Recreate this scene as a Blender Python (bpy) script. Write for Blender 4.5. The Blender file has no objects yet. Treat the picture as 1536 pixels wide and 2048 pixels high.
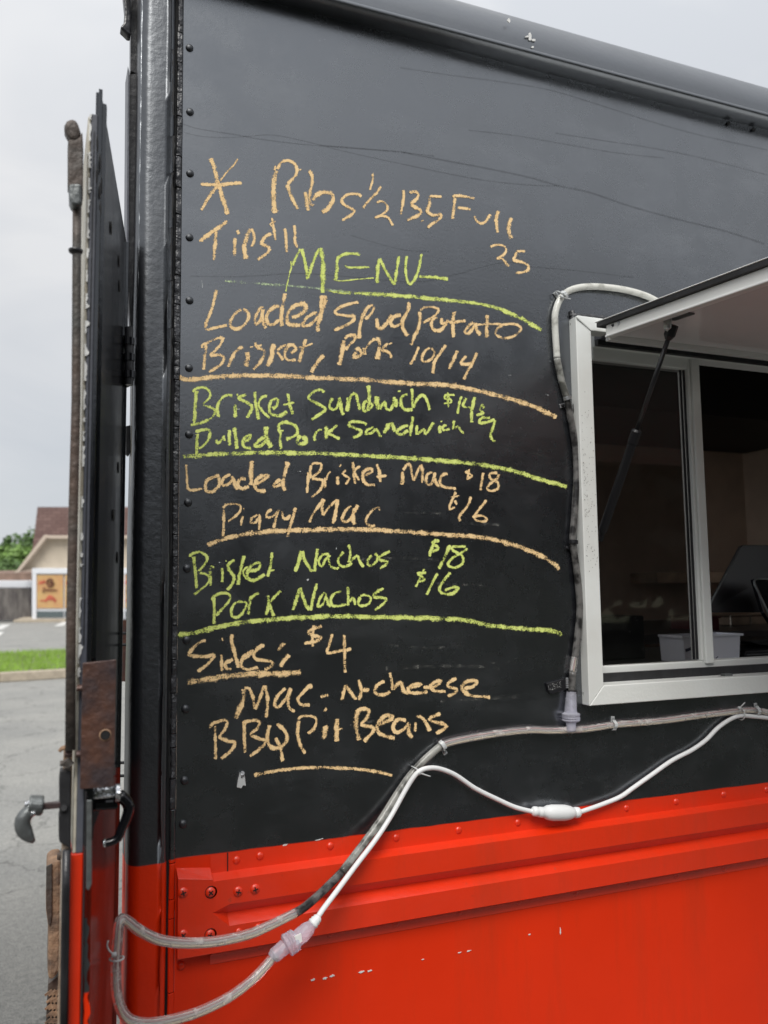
import bpy, bmesh, math, random
from mathutils import Vector, Matrix, noise
random.seed(7)
scene = bpy.context.scene
C = scene.collection

# ------------------------------------------------------------------ camera
F, YAW, PITCH, ROLL = 1681.85, 0.387345, 0.0967928, -0.0138272
CAM = Vector((0, 0, 1.5))
fw = Vector((math.sin(YAW)*math.cos(PITCH), math.cos(YAW)*math.cos(PITCH), math.sin(PITCH)))
r0 = Vector((math.cos(YAW), -math.sin(YAW), 0)); u0 = r0.cross(fw)
rt = r0*math.cos(ROLL)+u0*math.sin(ROLL); up = -r0*math.sin(ROLL)+u0*math.cos(ROLL)
cd = bpy.data.cameras.new('camera'); cam = bpy.data.objects.new('camera', cd); C.objects.link(cam)
cam.matrix_world = Matrix(((rt.x, up.x, -fw.x, CAM.x), (rt.y, up.y, -fw.y, CAM.y), (rt.z, up.z, -fw.z, CAM.z), (0, 0, 0, 1)))
cd.sensor_fit = 'HORIZONTAL'; cd.sensor_width = 36; cd.lens = 36*F/1536
cd.clip_start = 0.02; cd.clip_end = 2000
cd.dof.use_dof = True; cd.dof.focus_distance = 1.45; cd.dof.aperture_fstop = 7.0
scene.camera = cam

# ------------------------------------------------------------------ world, sun, exposure
SUN_EL, SUN_AZ = math.radians(50), math.radians(206)      # azimuth measured clockwise from +Y
w = bpy.data.worlds.new('World'); scene.world = w; w.use_nodes = True
nt = w.node_tree; N = nt.nodes; Lk = nt.links; N.clear()
def nd(t, **k):
    n = N.new(t)
    for a, b in k.items(): setattr(n, a, b)
    return n
out = nd('ShaderNodeOutputWorld')
sky = nd('ShaderNodeTexSky', sky_type='NISHITA'); sky.sun_disc = False
sky.sun_elevation = SUN_EL; sky.sun_rotation = SUN_AZ
bg = nd('ShaderNodeBackground'); bg.inputs[1].default_value = 0.10
Lk.new(sky.outputs[0], bg.inputs[0])
tc = nd('ShaderNodeTexCoord')
mp = nd('ShaderNodeMapping'); mp.inputs['Scale'].default_value = (1, 1, 1.9); Lk.new(tc.outputs['Generated'], mp.inputs[0])
nz = nd('ShaderNodeTexNoise'); nz.inputs['Scale'].default_value = 2.6; nz.inputs['Detail'].default_value = 5; nz.inputs['Roughness'].default_value = .5; nz.inputs['Distortion'].default_value = .5
Lk.new(mp.outputs[0], nz.inputs[0])
cr = nd('ShaderNodeValToRGB')
e = cr.color_ramp.elements
e[0].position = .38; e[0].color = (.328, .340, .358, 1)
e[1].position = .62; e[1].color = (.412, .413, .416, 1)
Lk.new(nz.outputs[0], cr.inputs[0])
sep = nd('ShaderNodeSeparateXYZ'); Lk.new(tc.outputs['Generated'], sep.inputs[0])
pw = nd('ShaderNodeMath', operation='POWER'); Lk.new(sep.outputs[2], pw.inputs[0]); pw.inputs[1].default_value = 2.6
mr = nd('ShaderNodeMapRange'); mr.inputs[1].default_value = 0.0; mr.inputs[2].default_value = 1.0; mr.inputs[3].default_value = 1.0; mr.inputs[4].default_value = 2.0
Lk.new(pw.outputs[0], mr.inputs[0])
bg2 = nd('ShaderNodeBackground'); Lk.new(cr.outputs[0], bg2.inputs[0]); Lk.new(mr.outputs[0], bg2.inputs[1])
mx = nd('ShaderNodeMixShader'); mx.inputs[0].default_value = .94
Lk.new(bg.outputs[0], mx.inputs[1]); Lk.new(bg2.outputs[0], mx.inputs[2]); Lk.new(mx.outputs[0], out.inputs[0])
sd = bpy.data.lights.new('sun', 'SUN'); sd.energy = 1.5; sd.angle = math.radians(30); sd.color = (1, .97, .92)
so = bpy.data.objects.new('sun', sd); C.objects.link(so)
sdir = Vector((math.sin(SUN_AZ)*math.cos(SUN_EL), math.cos(SUN_AZ)*math.cos(SUN_EL), math.sin(SUN_EL)))
so.rotation_euler = (-sdir).to_track_quat('-Z', 'Y').to_euler()
scene.view_settings.view_transform = 'Standard'; scene.view_settings.look = 'None'
scene.view_settings.exposure = 0.87; scene.view_settings.gamma = 1; scene.view_settings.use_curve_mapping = False
scene.render.engine = 'CYCLES'
scene.cycles.transparent_max_bounces = 24

# ------------------------------------------------------------------ geometry from sight lines
D = 1.35                                                  # distance of the truck side from the camera
def ray(px, py): return fw + rt*((px-768)/F) - up*((py-1024)/F)
def P(px, py, Y=D):
    d = ray(px, py); return CAM + d*(Y/d.y)
def G(px, py, z=0.0):
    d = ray(px, py); return CAM + d*((z-CAM.z)/d.z)
def PX(px, py, X):
    d = ray(px, py); return CAM + d*(X/d.x)
def Zp(px, py, depth):
    return CAM + ray(px, py)*depth

# ------------------------------------------------------------------ materials
MATS = {}
def mat(name, col=(.5, .5, .5), rough=.5, metal=0.0, var=.0, vscale=8, bump=0.0, bscale=60, spec=.5, ior=1.5, trans=0.0, col2=None, coat=0.0, detail=4, stretch=None, rvar=0.0, alpha=1.0):
    m = bpy.data.materials.new(name); m.use_nodes = True; t = m.node_tree; b = t.nodes['Principled BSDF']
    b.inputs['Roughness'].default_value = rough; b.inputs['Metallic'].default_value = metal
    b.inputs['Specular IOR Level'].default_value = spec; b.inputs['IOR'].default_value = ior
    b.inputs['Transmission Weight'].default_value = trans; b.inputs['Coat Weight'].default_value = coat
    b.inputs['Alpha'].default_value = alpha
    b.inputs['Base Color'].default_value = (*col, 1)
    tcn = t.nodes.new('ShaderNodeTexCoord'); src = tcn.outputs['Object']
    if stretch:
        mpn = t.nodes.new('ShaderNodeMapping'); mpn.inputs['Scale'].default_value = stretch; t.links.new(src, mpn.inputs[0]); src = mpn.outputs[0]
    if var or col2 or rvar:
        n = t.nodes.new('ShaderNodeTexNoise'); n.inputs['Scale'].default_value = vscale; n.inputs['Detail'].default_value = detail; n.inputs['Roughness'].default_value = .62
        t.links.new(src, n.inputs[0])
        if var or col2:
            c2 = col2 or tuple(c*(1-var) for c in col); c1 = col if col2 else tuple(min(1, c*(1+var)) for c in col)
            r = t.nodes.new('ShaderNodeValToRGB'); r.color_ramp.elements[0].position = .36; r.color_ramp.elements[1].position = .64
            r.color_ramp.elements[0].color = (*c2, 1); r.color_ramp.elements[1].color = (*c1, 1)
            t.links.new(n.outputs[0], r.inputs[0]); t.links.new(r.outputs[0], b.inputs['Base Color'])
        if rvar:
            q = t.nodes.new('ShaderNodeMapRange'); q.inputs[1].default_value = .3; q.inputs[2].default_value = .7
            q.inputs[3].default_value = max(0.02, rough-rvar); q.inputs[4].default_value = min(1, rough+rvar)
            t.links.new(n.outputs[0], q.inputs[0]); t.links.new(q.outputs[0], b.inputs['Roughness'])
    if bump:
        n2 = t.nodes.new('ShaderNodeTexNoise'); n2.inputs['Scale'].default_value = bscale; n2.inputs['Detail'].default_value = 3; t.links.new(src, n2.inputs[0])
        bp = t.nodes.new('ShaderNodeBump'); bp.inputs['Strength'].default_value = bump; bp.inputs['Distance'].default_value = .01
        t.links.new(n2.outputs[0], bp.inputs['Height']); t.links.new(bp.outputs[0], b.inputs['Normal'])
    MATS[name] = m
    return m

Z_SPLIT = P(836, 1655).z
BLACK = (.0048, .005, .0062); RED = (.76, .032, .003)
def paint(name, lump=0.0, zs=Z_SPLIT, two=True, smear=0.0, rough_b=.25, rough_r=.33, base=None, redcol=None, spec_b=.5, ior_b=2.8, wear=0.0, streak=0.0, lumpscale=90):
    """hand brushed truck paint: black above the belt, orange red below it"""
    m = bpy.data.materials.new(name); m.use_nodes = True; t = m.node_tree; b = t.nodes['Principled BSDF']; ln = t.links.new
    def n_(ty, **k):
        n = t.nodes.new(ty)
        for a, v in k.items(): setattr(n, a, v)
        return n
    def noise_(scale, detail=4, rough=.6, vec=None, st=None):
        n = n_('ShaderNodeTexNoise'); n.inputs['Scale'].default_value = scale; n.inputs['Detail'].default_value = detail; n.inputs['Roughness'].default_value = rough
        v = tcn.outputs['Object']
        if st:
            mm = n_('ShaderNodeMapping'); mm.inputs['Scale'].default_value = st; ln(v, mm.inputs[0]); v = mm.outputs[0]
        ln(v, n.inputs[0]); return n.outputs[0]
    def mr_(s, a, b_, c, d):
        q = n_('ShaderNodeMapRange'); 
        for i, x in enumerate((a, b_, c, d)): q.inputs[i+1].default_value = x
        ln(s, q.inputs[0]); return q.outputs[0]
    def mix_(f, a, b_):
        q = n_('ShaderNodeMix', data_type='RGBA')
        if isinstance(f, float): q.inputs[0].default_value = f
        else: ln(f, q.inputs[0])
        for i, x in ((6, a), (7, b_)):
            if isinstance(x, tuple): q.inputs[i].default_value = (*x, 1)
            else: ln(x, q.inputs[i])
        return q.outputs[2]
    tcn = n_('ShaderNodeTexCoord')
    blk = mix_(mr_(noise_(5, 6, .65), .35, .7, 0, 1), BLACK, (.0075, .008, .0105))
    if smear:     # wiped chalk dust and dirt, brushed sideways and in short vertical licks
        s1 = mr_(noise_(7, 8, .72, st=(.55, 1, 1.6)), .52, .80, 0, smear)
        blk = mix_(s1, blk, (.060, .063, .068))
        s2 = mr_(noise_(26, 7, .8, st=(1.6, 1, .35)), .60, .86, 0, smear*.8)
        blk = mix_(s2, blk, (.105, .11, .115))
        s3 = mr_(noise_(420, 2, .5), .735, .77, 0, .30)
        blk = mix_(s3, blk, (.34, .36, .36))
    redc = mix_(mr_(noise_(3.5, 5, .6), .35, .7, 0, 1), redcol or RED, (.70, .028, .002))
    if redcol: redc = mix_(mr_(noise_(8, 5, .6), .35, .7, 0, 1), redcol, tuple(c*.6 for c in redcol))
    redc = mix_(mr_(noise_(5, 7, .72, st=(2.2, 1, .35)), .52, .78, 0, .38), redc, (.42, .040, .012))
    redc = mix_(mr_(noise_(60, 6, .75), .64, .78, 0, .35), redc, (.36, .035, .014))
    if wear:
        redc = mix_(mr_(noise_(34, 8, .8), .66-.06*wear, .70, 0, .8*wear), redc, (.20, .075, .045))
        blk = mix_(mr_(noise_(50, 8, .8), .70-.05*wear, .73, 0, .7*wear), blk, (.20, .21, .21))
    col = blk
    gm = n_('ShaderNodeNewGeometry'); sp = n_('ShaderNodeSeparateXYZ'); ln(gm.outputs['Position'], sp.inputs[0])
    fac = None
    if two:
        ad = n_('ShaderNodeMath', operation='MULTIPLY_ADD'); ln(noise_(14, 4, .6), ad.inputs[0]); ad.inputs[1].default_value = .0045; ln(sp.outputs[2], ad.inputs[2])
        fac = mr_(ad.outputs[0], zs+.00225-.0011, zs+.00225+.0011, 0, 1)
        col = mix_(fac, redc, blk)
    if base == 'red': col = redc
    ln(col, b.inputs['Base Color'])
    rn = noise_(9, 6, .7)
    rb = mr_(rn, .3, .7, rough_b-.05, rough_b+.08); rr = mr_(rn, .3, .7, rough_r-.04, rough_r+.08)
    if fac is not None:
        q = n_('ShaderNodeMix', data_type='FLOAT'); ln(fac, q.inputs[0]); ln(rr, q.inputs[2]); ln(rb, q.inputs[3]); ln(q.outputs[0], b.inputs['Roughness'])
        q = n_('ShaderNodeMix', data_type='FLOAT'); ln(fac, q.inputs[0]); q.inputs[2].default_value = 1.42; q.inputs[3].default_value = ior_b; ln(q.outputs[0], b.inputs['IOR'])
    else:
        ln(rr if base == 'red' else rb, b.inputs['Roughness']); b.inputs['IOR'].default_value = 1.75 if base == 'red' else ior_b
    b.inputs['Specular Tint'].default_value = (.90, .945, 1, 1) if base != 'red' else (1, 1, 1, 1)
    h = noise_(lumpscale, 4, .55)
    h2 = noise_(2.2, 2, .5)
    bp = n_('ShaderNodeBump'); bp.inputs['Strength'].default_value = .03+lump; bp.inputs['Distance'].default_value = .006; ln(h, bp.inputs['Height'])
    bp2 = n_('ShaderNodeBump'); bp2.inputs['Strength'].default_value = .10; bp2.inputs['Distance'].default_value = .04; ln(h2, bp2.inputs['Height']); ln(bp.outputs[0], bp2.inputs['Normal'])
    ln(bp2.outputs[0], b.inputs['Normal'])
    MATS[name] = m
    return m
paint('side_paint', lump=.0, smear=.55, lumpscale=180)
paint('rail_paint', lump=.12, wear=.9, rough_b=.34)
paint('post_paint', lump=.11, wear=.5, lumpscale=95, ior_b=2.15, rough_b=.38)
paint('rivet_paint', lump=.1, ior_b=1.8, rough_b=.45)
paint('door_paint', lump=.0, rough_b=.15, rough_r=.2, ior_b=1.8, zs=P(200, 1625, 1.08).z, redcol=(.20, .016, .008))  # door red darkened: shade on the open leaf put into the paint
paint('roof_paint', lump=.03, two=False, rough_b=.33, ior_b=2.5)
paint('red_rail', lump=.06, two=False, base='red', wear=.55)
paint('red_screw', lump=.15, two=False, base='red', wear=1.1)
mat('caulk', (.030, .031, .036), .42, var=.3, vscale=30, bump=.9, bscale=55, ior=1.7)
mat('crack', (.006, .006, .007), .7)
mat('black_metal', (.015, .015, .017), .3, var=.3, vscale=20, bump=.1, bscale=80)
mat('black_matte', (.018, .018, .02), .55, var=.3, vscale=30, bump=.1)
mat('black_plastic', (.009, .009, .011), .42, spec=.35)
mat('gloss_black', (.006, .006, .008), .08)
mat('window_white', (.80, .82, .80), .38, vscale=4, bump=.05, bscale=150, col2=(.75, .76, .73))
mat('window_dirty', (.78, .80, .78), .42, vscale=5, col2=(.69, .69, .66), detail=9)
mat('hatch_white', (.78, .785, .77), .3, var=.05, vscale=3)
mat('hatch_under', (.80, .77, .77), .14, var=.04, vscale=3)
mat('alu', (.6, .6, .6), .3, metal=1, var=.1, vscale=30)
mat('grey_metal', (.15, .16, .16), .42, metal=.6, var=.2, vscale=30, bump=.3, bscale=60)
mat('zinc', (.5, .51, .52), .35, metal=.8, var=.2, vscale=60, bump=.2)
mat('chrome', (.75, .76, .78), .12, metal=1, bump=.5, bscale=120)
mat('rust', (.115, .055, .038), .42, vscale=30, col2=(.055, .040, .042), metal=.25, bump=.25, bscale=90, detail=8, spec=.5)
mat('rust_light', (.36, .22, .13), .8, vscale=22, col2=(.13, .085, .06), bump=.6, bscale=70, detail=8)
mat('rust_pipe', (.068, .068, .064), .55, vscale=9, col2=(.10, .066, .05), bump=.3, bscale=90, detail=8, metal=.2)
mat('grey_primer', (.10, .105, .125), .38, vscale=14, col2=(.075, .08, .10), bump=.1)
mat('cream', (.62, .60, .52), .5, vscale=20, col2=(.42, .37, .28), bump=.3, bscale=60, detail=8)
mat('cream_rust', (.60, .57, .50), .6, vscale=7, col2=(.27, .17, .10), bump=.5, bscale=60, detail=8, stretch=(2, 2, .5))
mat('flake_white', (.72, .72, .70), .5, bump=.2)
mat('chalk_dust', (.16, .16, .16), .9)
mat('cord_white', (.78, .79, .79), .35, bump=.03, bscale=60)
mat('tie_white', (.70, .72, .72), .3, trans=.25)
mat('connector_clear', (.84, .84, .95), .14, trans=.68, ior=1.3, bump=.25, bscale=140)
mat('glass_dark', (.50, .48, .47), .02, trans=1.0, ior=1.45)
mat('interior_wall', (.74, .58, .47), .7, var=.15, vscale=2)
mat('interior_dark', (.02, .019, .018), .6)
mat('counter', (.05, .05, .052), .35)
mat('bin_white', (.74, .76, .82), .4)
mat('ink', (.02, .02, .06), .5)
mat('red_cloth', (.07, .006, .010), .8)
mat('steel_pan', (.55, .50, .44), .25, metal=1, var=.3, vscale=8)
mat('kerb', (.42, .36, .28), .85, var=.15, vscale=6, bump=.4, bscale=30)
mat('line_white', (.62, .62, .60), .7, var=.2, vscale=5)
mat('bld_white', (.74, .76, .80), .5)
mat('stucco', (.52, .45, .36), .85, var=.05, vscale=2, bump=.1)
mat('trim_tan', (.55, .46, .38), .7)
mat('far_glass', (.10, .13, .14), .12, spec=.8)
mat('poster_yellow', (.60, .40, .17), .6, vscale=1.1, col2=(.56, .30, .14), detail=3)
mat('poster_red', (.50, .12, .07), .6, var=.2, vscale=3)
mat('poster_brown', (.16, .06, .04), .6)
mat('board_grey', (.20, .185, .17), .9, vscale=.9, col2=(.085, .075, .075), stretch=(3, 3, .7), detail=6)
mat('low_roof', (.23, .155, .12), .9, var=.2, vscale=2)
mat('brown_box', (.085, .045, .038), .6, var=.15, vscale=4)
mat('bark', (.08, .055, .04), .9, var=.3, vscale=6, bump=.5, bscale=10)
mat('vinyl', (.02, .02, .024), .3, bump=.6, bscale=30)

def smart(name, build):
    m = bpy.data.materials.new(name); m.use_nodes = True; t = m.node_tree; build(t, t.nodes['Principled BSDF'], lambda ty, **k: _nn(t, ty, k)); MATS[name] = m; return m
def _nn(t, ty, k):
    n = t.nodes.new(ty)
    for a, v in k.items(): setattr(n, a, v)
    return n

def chalk(name, c1, c2, cut=.46, hard=.05):
    def b(t, p, n_):
        tcn = n_('ShaderNodeTexCoord')
        n1 = n_('ShaderNodeTexNoise'); n1.inputs['Scale'].default_value = 430; n1.inputs['Detail'].default_value = 3; n1.inputs['Roughness'].default_value = .7
        n2 = n_('ShaderNodeTexNoise'); n2.inputs['Scale'].default_value = 70; n2.inputs['Detail'].default_value = 4
        mm = n_('ShaderNodeMapping'); mm.inputs['Scale'].default_value = (1, .2, 1)
        t.links.new(tcn.outputs['Object'], mm.inputs[0])
        t.links.new(mm.outputs[0], n1.inputs[0]); t.links.new(mm.outputs[0], n2.inputs[0])
        at = n_('ShaderNodeAttribute', attribute_name='edge')
        # density: full in the stroke, breaking up on the edge where the stick lifts
        a = n_('ShaderNodeMath', operation='MULTIPLY_ADD'); t.links.new(n2.outputs[0], a.inputs[0]); a.inputs[1].default_value = .75; t.links.new(n1.outputs[0], a.inputs[2])
        s = n_('ShaderNodeMath', operation='MULTIPLY_ADD'); t.links.new(at.outputs['Fac'], s.inputs[0]); s.inputs[1].default_value = -.36; t.links.new(a.outputs[0], s.inputs[2])
        q = n_('ShaderNodeMapRange'); q.inputs[1].default_value = cut; q.inputs[2].default_value = cut+hard; t.links.new(s.outputs[0], q.inputs[0])
        r = n_('ShaderNodeValToRGB'); r.color_ramp.elements[0].position = .35; r.color_ramp.elements[1].position = .65
        r.color_ramp.elements[0].color = (*c1, 1); r.color_ramp.elements[1].color = (*c2, 1)
        t.links.new(n2.outputs[0], r.inputs[0]); t.links.new(r.outputs[0], p.inputs['Base Color'])
        t.links.new(q.outputs[0], p.inputs['Alpha']); p.inputs['Roughness'].default_value = .9; p.inputs['Specular IOR Level'].default_value = .1
    smart(name, b)
chalk('chalk_orange', (.88, .60, .29), (.95, .69, .37), .655, .15)
chalk('chalk_green', (.66, .76, .18), (.76, .84, .26), .655, .15)
chalk('chalk_pale', (.46, .58, .38), (.56, .68, .42), .74, .17)
chalk('chalk_white', (.55, .58, .58), (.65, .68, .68), .80, .09)
chalk('chalk_smudge', (.16, .16, .15), (.20, .20, .185), .86, .3)
def smearm(t, p, n_):
    p.inputs['Base Color'].default_value = (.012, .012, .014, 1); p.inputs['Roughness'].default_value = .55; p.inputs['IOR'].default_value = 1.45
    at = n_('ShaderNodeAttribute', attribute_name='edge')
    q = n_('ShaderNodeMapRange'); q.inputs[3].default_value = .20; q.inputs[4].default_value = 0; t.links.new(at.outputs['Fac'], q.inputs[0])
    t.links.new(q.outputs[0], p.inputs['Alpha'])
smart('dull_streak', smearm)

def asphalt(t, p, n_):
    tcn = n_('ShaderNodeTexCoord'); ln = t.links.new
    def no(s, d=5, r=.6):
        n = n_('ShaderNodeTexNoise'); n.inputs['Scale'].default_value = s; n.inputs['Detail'].default_value = d; n.inputs['Roughness'].default_value = r; ln(tcn.outputs['Object'], n.inputs[0]); return n
    def ramp(s, a, ca, b, cb):
        r = n_('ShaderNodeValToRGB'); r.color_ramp.elements[0].position = a; r.color_ramp.elements[1].position = b
        r.color_ramp.elements[0].color = (*ca, 1); r.color_ramp.elements[1].color = (*cb, 1); ln(s, r.inputs[0]); return r.outputs[0]
    def mul(a, b, f=1.0):
        q = n_('ShaderNodeMix', data_type='RGBA', blend_type='MULTIPLY'); q.inputs[0].default_value = f; ln(a, q.inputs[6]); ln(b, q.inputs[7]); return q.outputs[2]
    base = ramp(no(.8).outputs[0], .3, (.235, .235, .23), .7, (.32, .315, .30))
    grit = ramp(no(140, 3, .8).outputs[0], .32, (.5, .5, .5), .66, (1.45, 1.45, 1.42))
    grit2 = ramp(no(34, 4, .75).outputs[0], .36, (.80, .80, .80), .62, (1.14, 1.14, 1.12))
    c = mul(mul(base, grit), grit2)
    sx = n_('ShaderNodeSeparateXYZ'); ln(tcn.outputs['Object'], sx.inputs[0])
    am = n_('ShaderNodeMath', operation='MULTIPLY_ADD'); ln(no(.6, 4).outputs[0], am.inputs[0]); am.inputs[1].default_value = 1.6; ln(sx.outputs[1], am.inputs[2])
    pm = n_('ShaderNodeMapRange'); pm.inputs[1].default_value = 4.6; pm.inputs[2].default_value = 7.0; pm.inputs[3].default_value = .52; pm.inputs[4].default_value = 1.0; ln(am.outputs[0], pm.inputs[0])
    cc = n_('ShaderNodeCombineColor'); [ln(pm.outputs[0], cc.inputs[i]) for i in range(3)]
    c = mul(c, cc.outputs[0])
    # cracks: warped cell borders at two sizes
    wn = no(1.3, 6, .7)
    for sc, wd, dk in ((.8, .012, .45), (2.6, .014, .80)):
        wa = n_('ShaderNodeVectorMath', operation='SCALE'); ln(wn.outputs['Color'], wa.inputs[0]); wa.inputs['Scale'].default_value = .9
        ad = n_('ShaderNodeVectorMath', operation='ADD'); ln(tcn.outputs['Object'], ad.inputs[0]); ln(wa.outputs[0], ad.inputs[1])
        v = n_('ShaderNodeTexVoronoi', feature='DISTANCE_TO_EDGE'); v.inputs['Scale'].default_value = sc; ln(ad.outputs[0], v.inputs['Vector'])
        c = mul(c, ramp(v.outputs['Distance'], 0, (dk, dk, dk), wd, (1, 1, 1)))
    ln(c, p.inputs['Base Color']); p.inputs['Roughness'].default_value = .85
    bp = n_('ShaderNodeBump'); bp.inputs['Strength'].default_value = .4; bp.inputs['Distance'].default_value = .01; ln(no(120, 3).outputs[0], bp.inputs['Height']); ln(bp.outputs[0], p.inputs['Normal'])
smart('asphalt', asphalt)
mat('asphalt_far', (.21, .21, .215), .85, var=.12, vscale=.5, bump=.1)
mat('dirt_ground', (.16, .17, .10), .9, var=.2, vscale=.4)
mat('added_ground_dark', (.020, .022, .017), .95, spec=.1, var=.4, vscale=2)
mat('grass_a', (.24, .40, .05), .6, var=.25, vscale=1.2)
mat('leaf_a', (.11, .19, .06), .6, var=.45, vscale=1.3)
mat('added_leaf_dark', (.028, .033, .026), .8, var=.4, vscale=1)
mat('leaf_b', (.19, .31, .08), .6, var=.4, vscale=1.3)
def shingle(t, p, n_):
    ln = t.links.new; tcn = n_('ShaderNodeTexCoord')
    b = n_('ShaderNodeTexBrick'); b.inputs['Scale'].default_value = 1.6; b.inputs['Color1'].default_value = (.17, .105, .095, 1); b.inputs['Color2'].default_value = (.235, .15, .135, 1); b.inputs['Mortar'].default_value = (.11, .07, .065, 1)
    b.inputs['Mortar Size'].default_value = .03; b.inputs['Brick Width'].default_value = .9; b.inputs['Row Height'].default_value = .35
    mm = n_('ShaderNodeMapping'); mm.inputs['Rotation'].default_value = (math.radians(90), 0, 0); ln(tcn.outputs['Object'], mm.inputs[0]); ln(mm.outputs[0], b.inputs[0])
    ln(b.outputs[0], p.inputs['Base Color']); p.inputs['Roughness'].default_value = .9
smart('shingle', shingle)
def ropem(name, base, dark, amt, transm):
    def b(t, p, n_):
        ln = t.links.new; tcn = n_('ShaderNodeTexCoord')
        n = n_('ShaderNodeTexNoise'); n.inputs['Scale'].default_value = 55; n.inputs['Detail'].default_value = 6; ln(tcn.outputs['Object'], n.inputs[0])
        r = n_('ShaderNodeValToRGB'); r.color_ramp.elements[0].position = amt-.1; r.color_ramp.elements[1].position = amt+.1
        r.color_ramp.elements[0].color = (*dark, 1); r.color_ramp.elements[1].color = (*base, 1); ln(n.outputs[0], r.inputs[0]); ln(r.outputs[0], p.inputs['Base Color'])
        q = n_('ShaderNodeMapRange'); q.inputs[1].default_value = amt-.1; q.inputs[2].default_value = amt+.1; q.inputs[3].default_value = transm*.4; q.inputs[4].default_value = transm; ln(n.outputs[0], q.inputs[0]); ln(q.outputs[0], p.inputs['Transmission Weight'])
        p.inputs['Roughness'].default_value = .10; p.inputs['IOR'].default_value = 1.38
        bp = n_('ShaderNodeBump'); bp.inputs['Strength'].default_value = .25; bp.inputs['Distance'].default_value = .004; ln(n.outputs[0], bp.inputs['Height']); ln(bp.outputs[0], p.inputs['Normal'])
    smart(name, b)
ropem('rope_clean', (.93, .90, .89), (.75, .70, .66), .36, .86)
ropem('rope_white', (.72, .72, .67), (.40, .40, .36), .40, .12)
ropem('rope_soot', (.16, .155, .15), (.025, .024, .024), .5, .12)
ropem('rope_mid', (.42, .42, .39), (.10, .10, .09), .50, .30)
mat('wire_pink', (.55, .33, .33), .4)
mat('wire_cream', (.75, .68, .52), .4)
mat('reflector', (.8, .8, .78), .3)

# ------------------------------------------------------------------ mesh helpers
class MB:
    def __init__(s): s.v = []; s.f = []; s.e = None
    def add(s, vs, fs):
        o = len(s.v); s.v += [tuple(v) for v in vs]; s.f += [tuple(i+o for i in f) for f in fs]
    def box(s, a, b):
        x0, y0, z0 = a; x1, y1, z1 = b
        s.add([(x0, y0, z0), (x1, y0, z0), (x1, y1, z0), (x0, y1, z0), (x0, y0, z1), (x1, y0, z1), (x1, y1, z1), (x0, y1, z1)],
              [(0, 3, 2, 1), (4, 5, 6, 7), (0, 1, 5, 4), (1, 2, 6, 5), (2, 3, 7, 6), (3, 0, 4, 7)])
    def prism(s, pts, vec):
        n = len(pts); vec = Vector(vec); a = [Vector(p) for p in pts]
        s.add(a+[p+vec for p in a], [tuple(range(n-1, -1, -1)), tuple(range(n, 2*n))]+[(i, (i+1) % n, (i+1) % n+n, i+n) for i in range(n)])
    def tube(s, pts, r, n=10, cap=True, flat=1.0):
        pts = [Vector(p) for p in pts]; m = len(pts)
        rs = r if isinstance(r, (list, tuple)) else [r]*m
        vs = []; ref = None
        for i, p in enumerate(pts):
            t = (pts[min(i+1, m-1)]-pts[max(i-1, 0)])
            if t.length < 1e-9: t = Vector((0, 0, 1))
            t.normalize()
            if ref is None:
                ref = Vector((0, 0, 1)) if abs(t.z) < .9 else Vector((0, 1, 0))
            a = (ref-t*ref.dot(t)).normalized(); ref = a; b = t.cross(a)
            for k in range(n):
                g = 2*math.pi*k/n; vs.append(p+(a*math.cos(g)+b*math.sin(g)*flat)*rs[i])
        fs = [(i*n+k, i*n+(k+1) % n, (i+1)*n+(k+1) % n, (i+1)*n+k) for i in range(m-1) for k in range(n)]
        if cap: fs += [tuple(range(n-1, -1, -1)), tuple(range((m-1)*n, m*n))]
        s.add(vs, fs)
    def obj(s, name, m, parent=None, smooth=False, bevel=0, kind=None, label=None):
        me = bpy.data.meshes.new(name); me.from_pydata(s.v, [], s.f); me.validate(); me.update()
        bm = bmesh.new(); bm.from_mesh(me); bmesh.ops.recalc_face_normals(bm, faces=bm.faces); bm.to_mesh(me); bm.free()
        if smooth:
            for p in me.polygons: p.use_smooth = True
        return link(name, me, m, parent, bevel, kind, label)
def link(name, me, m, parent=None, bevel=0, kind=None, label=None):
    if m is not None and not me.materials: me.materials.append(MATS[m])
    o = bpy.data.objects.new(name, me); C.objects.link(o)
    if parent is not None: setpar(o, parent)
    if bevel:
        b = o.modifiers.new('bevel', 'BEVEL'); b.width = bevel; b.segments = 2; b.limit_method = 'ANGLE'; b.angle_limit = math.radians(40)
        b.harden_normals = False
    if kind: o['kind'] = kind
    if label: o['label'] = label
    return o
def setpar(o, parent):
    o.parent = parent
    o.matrix_parent_inverse = Matrix.Translation(-wl(parent))
def wl(p):
    return WL.get(p.name, Vector((0, 0, 0)))
WL = {}
def thing(name, label, cat, loc, group=None):
    o = bpy.data.objects.new(name, None); C.objects.link(o); o.location = loc; o.empty_display_size = .1
    WL[o.name] = Vector(loc); o['label'] = label; o['category'] = cat
    if group: o['group'] = group
    return o
def tag(o, label, cat, group=None):
    o['label'] = label; o['category'] = cat
    if group: o['group'] = group
    return o
def struct(o): o['kind'] = 'structure'; return o
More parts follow.
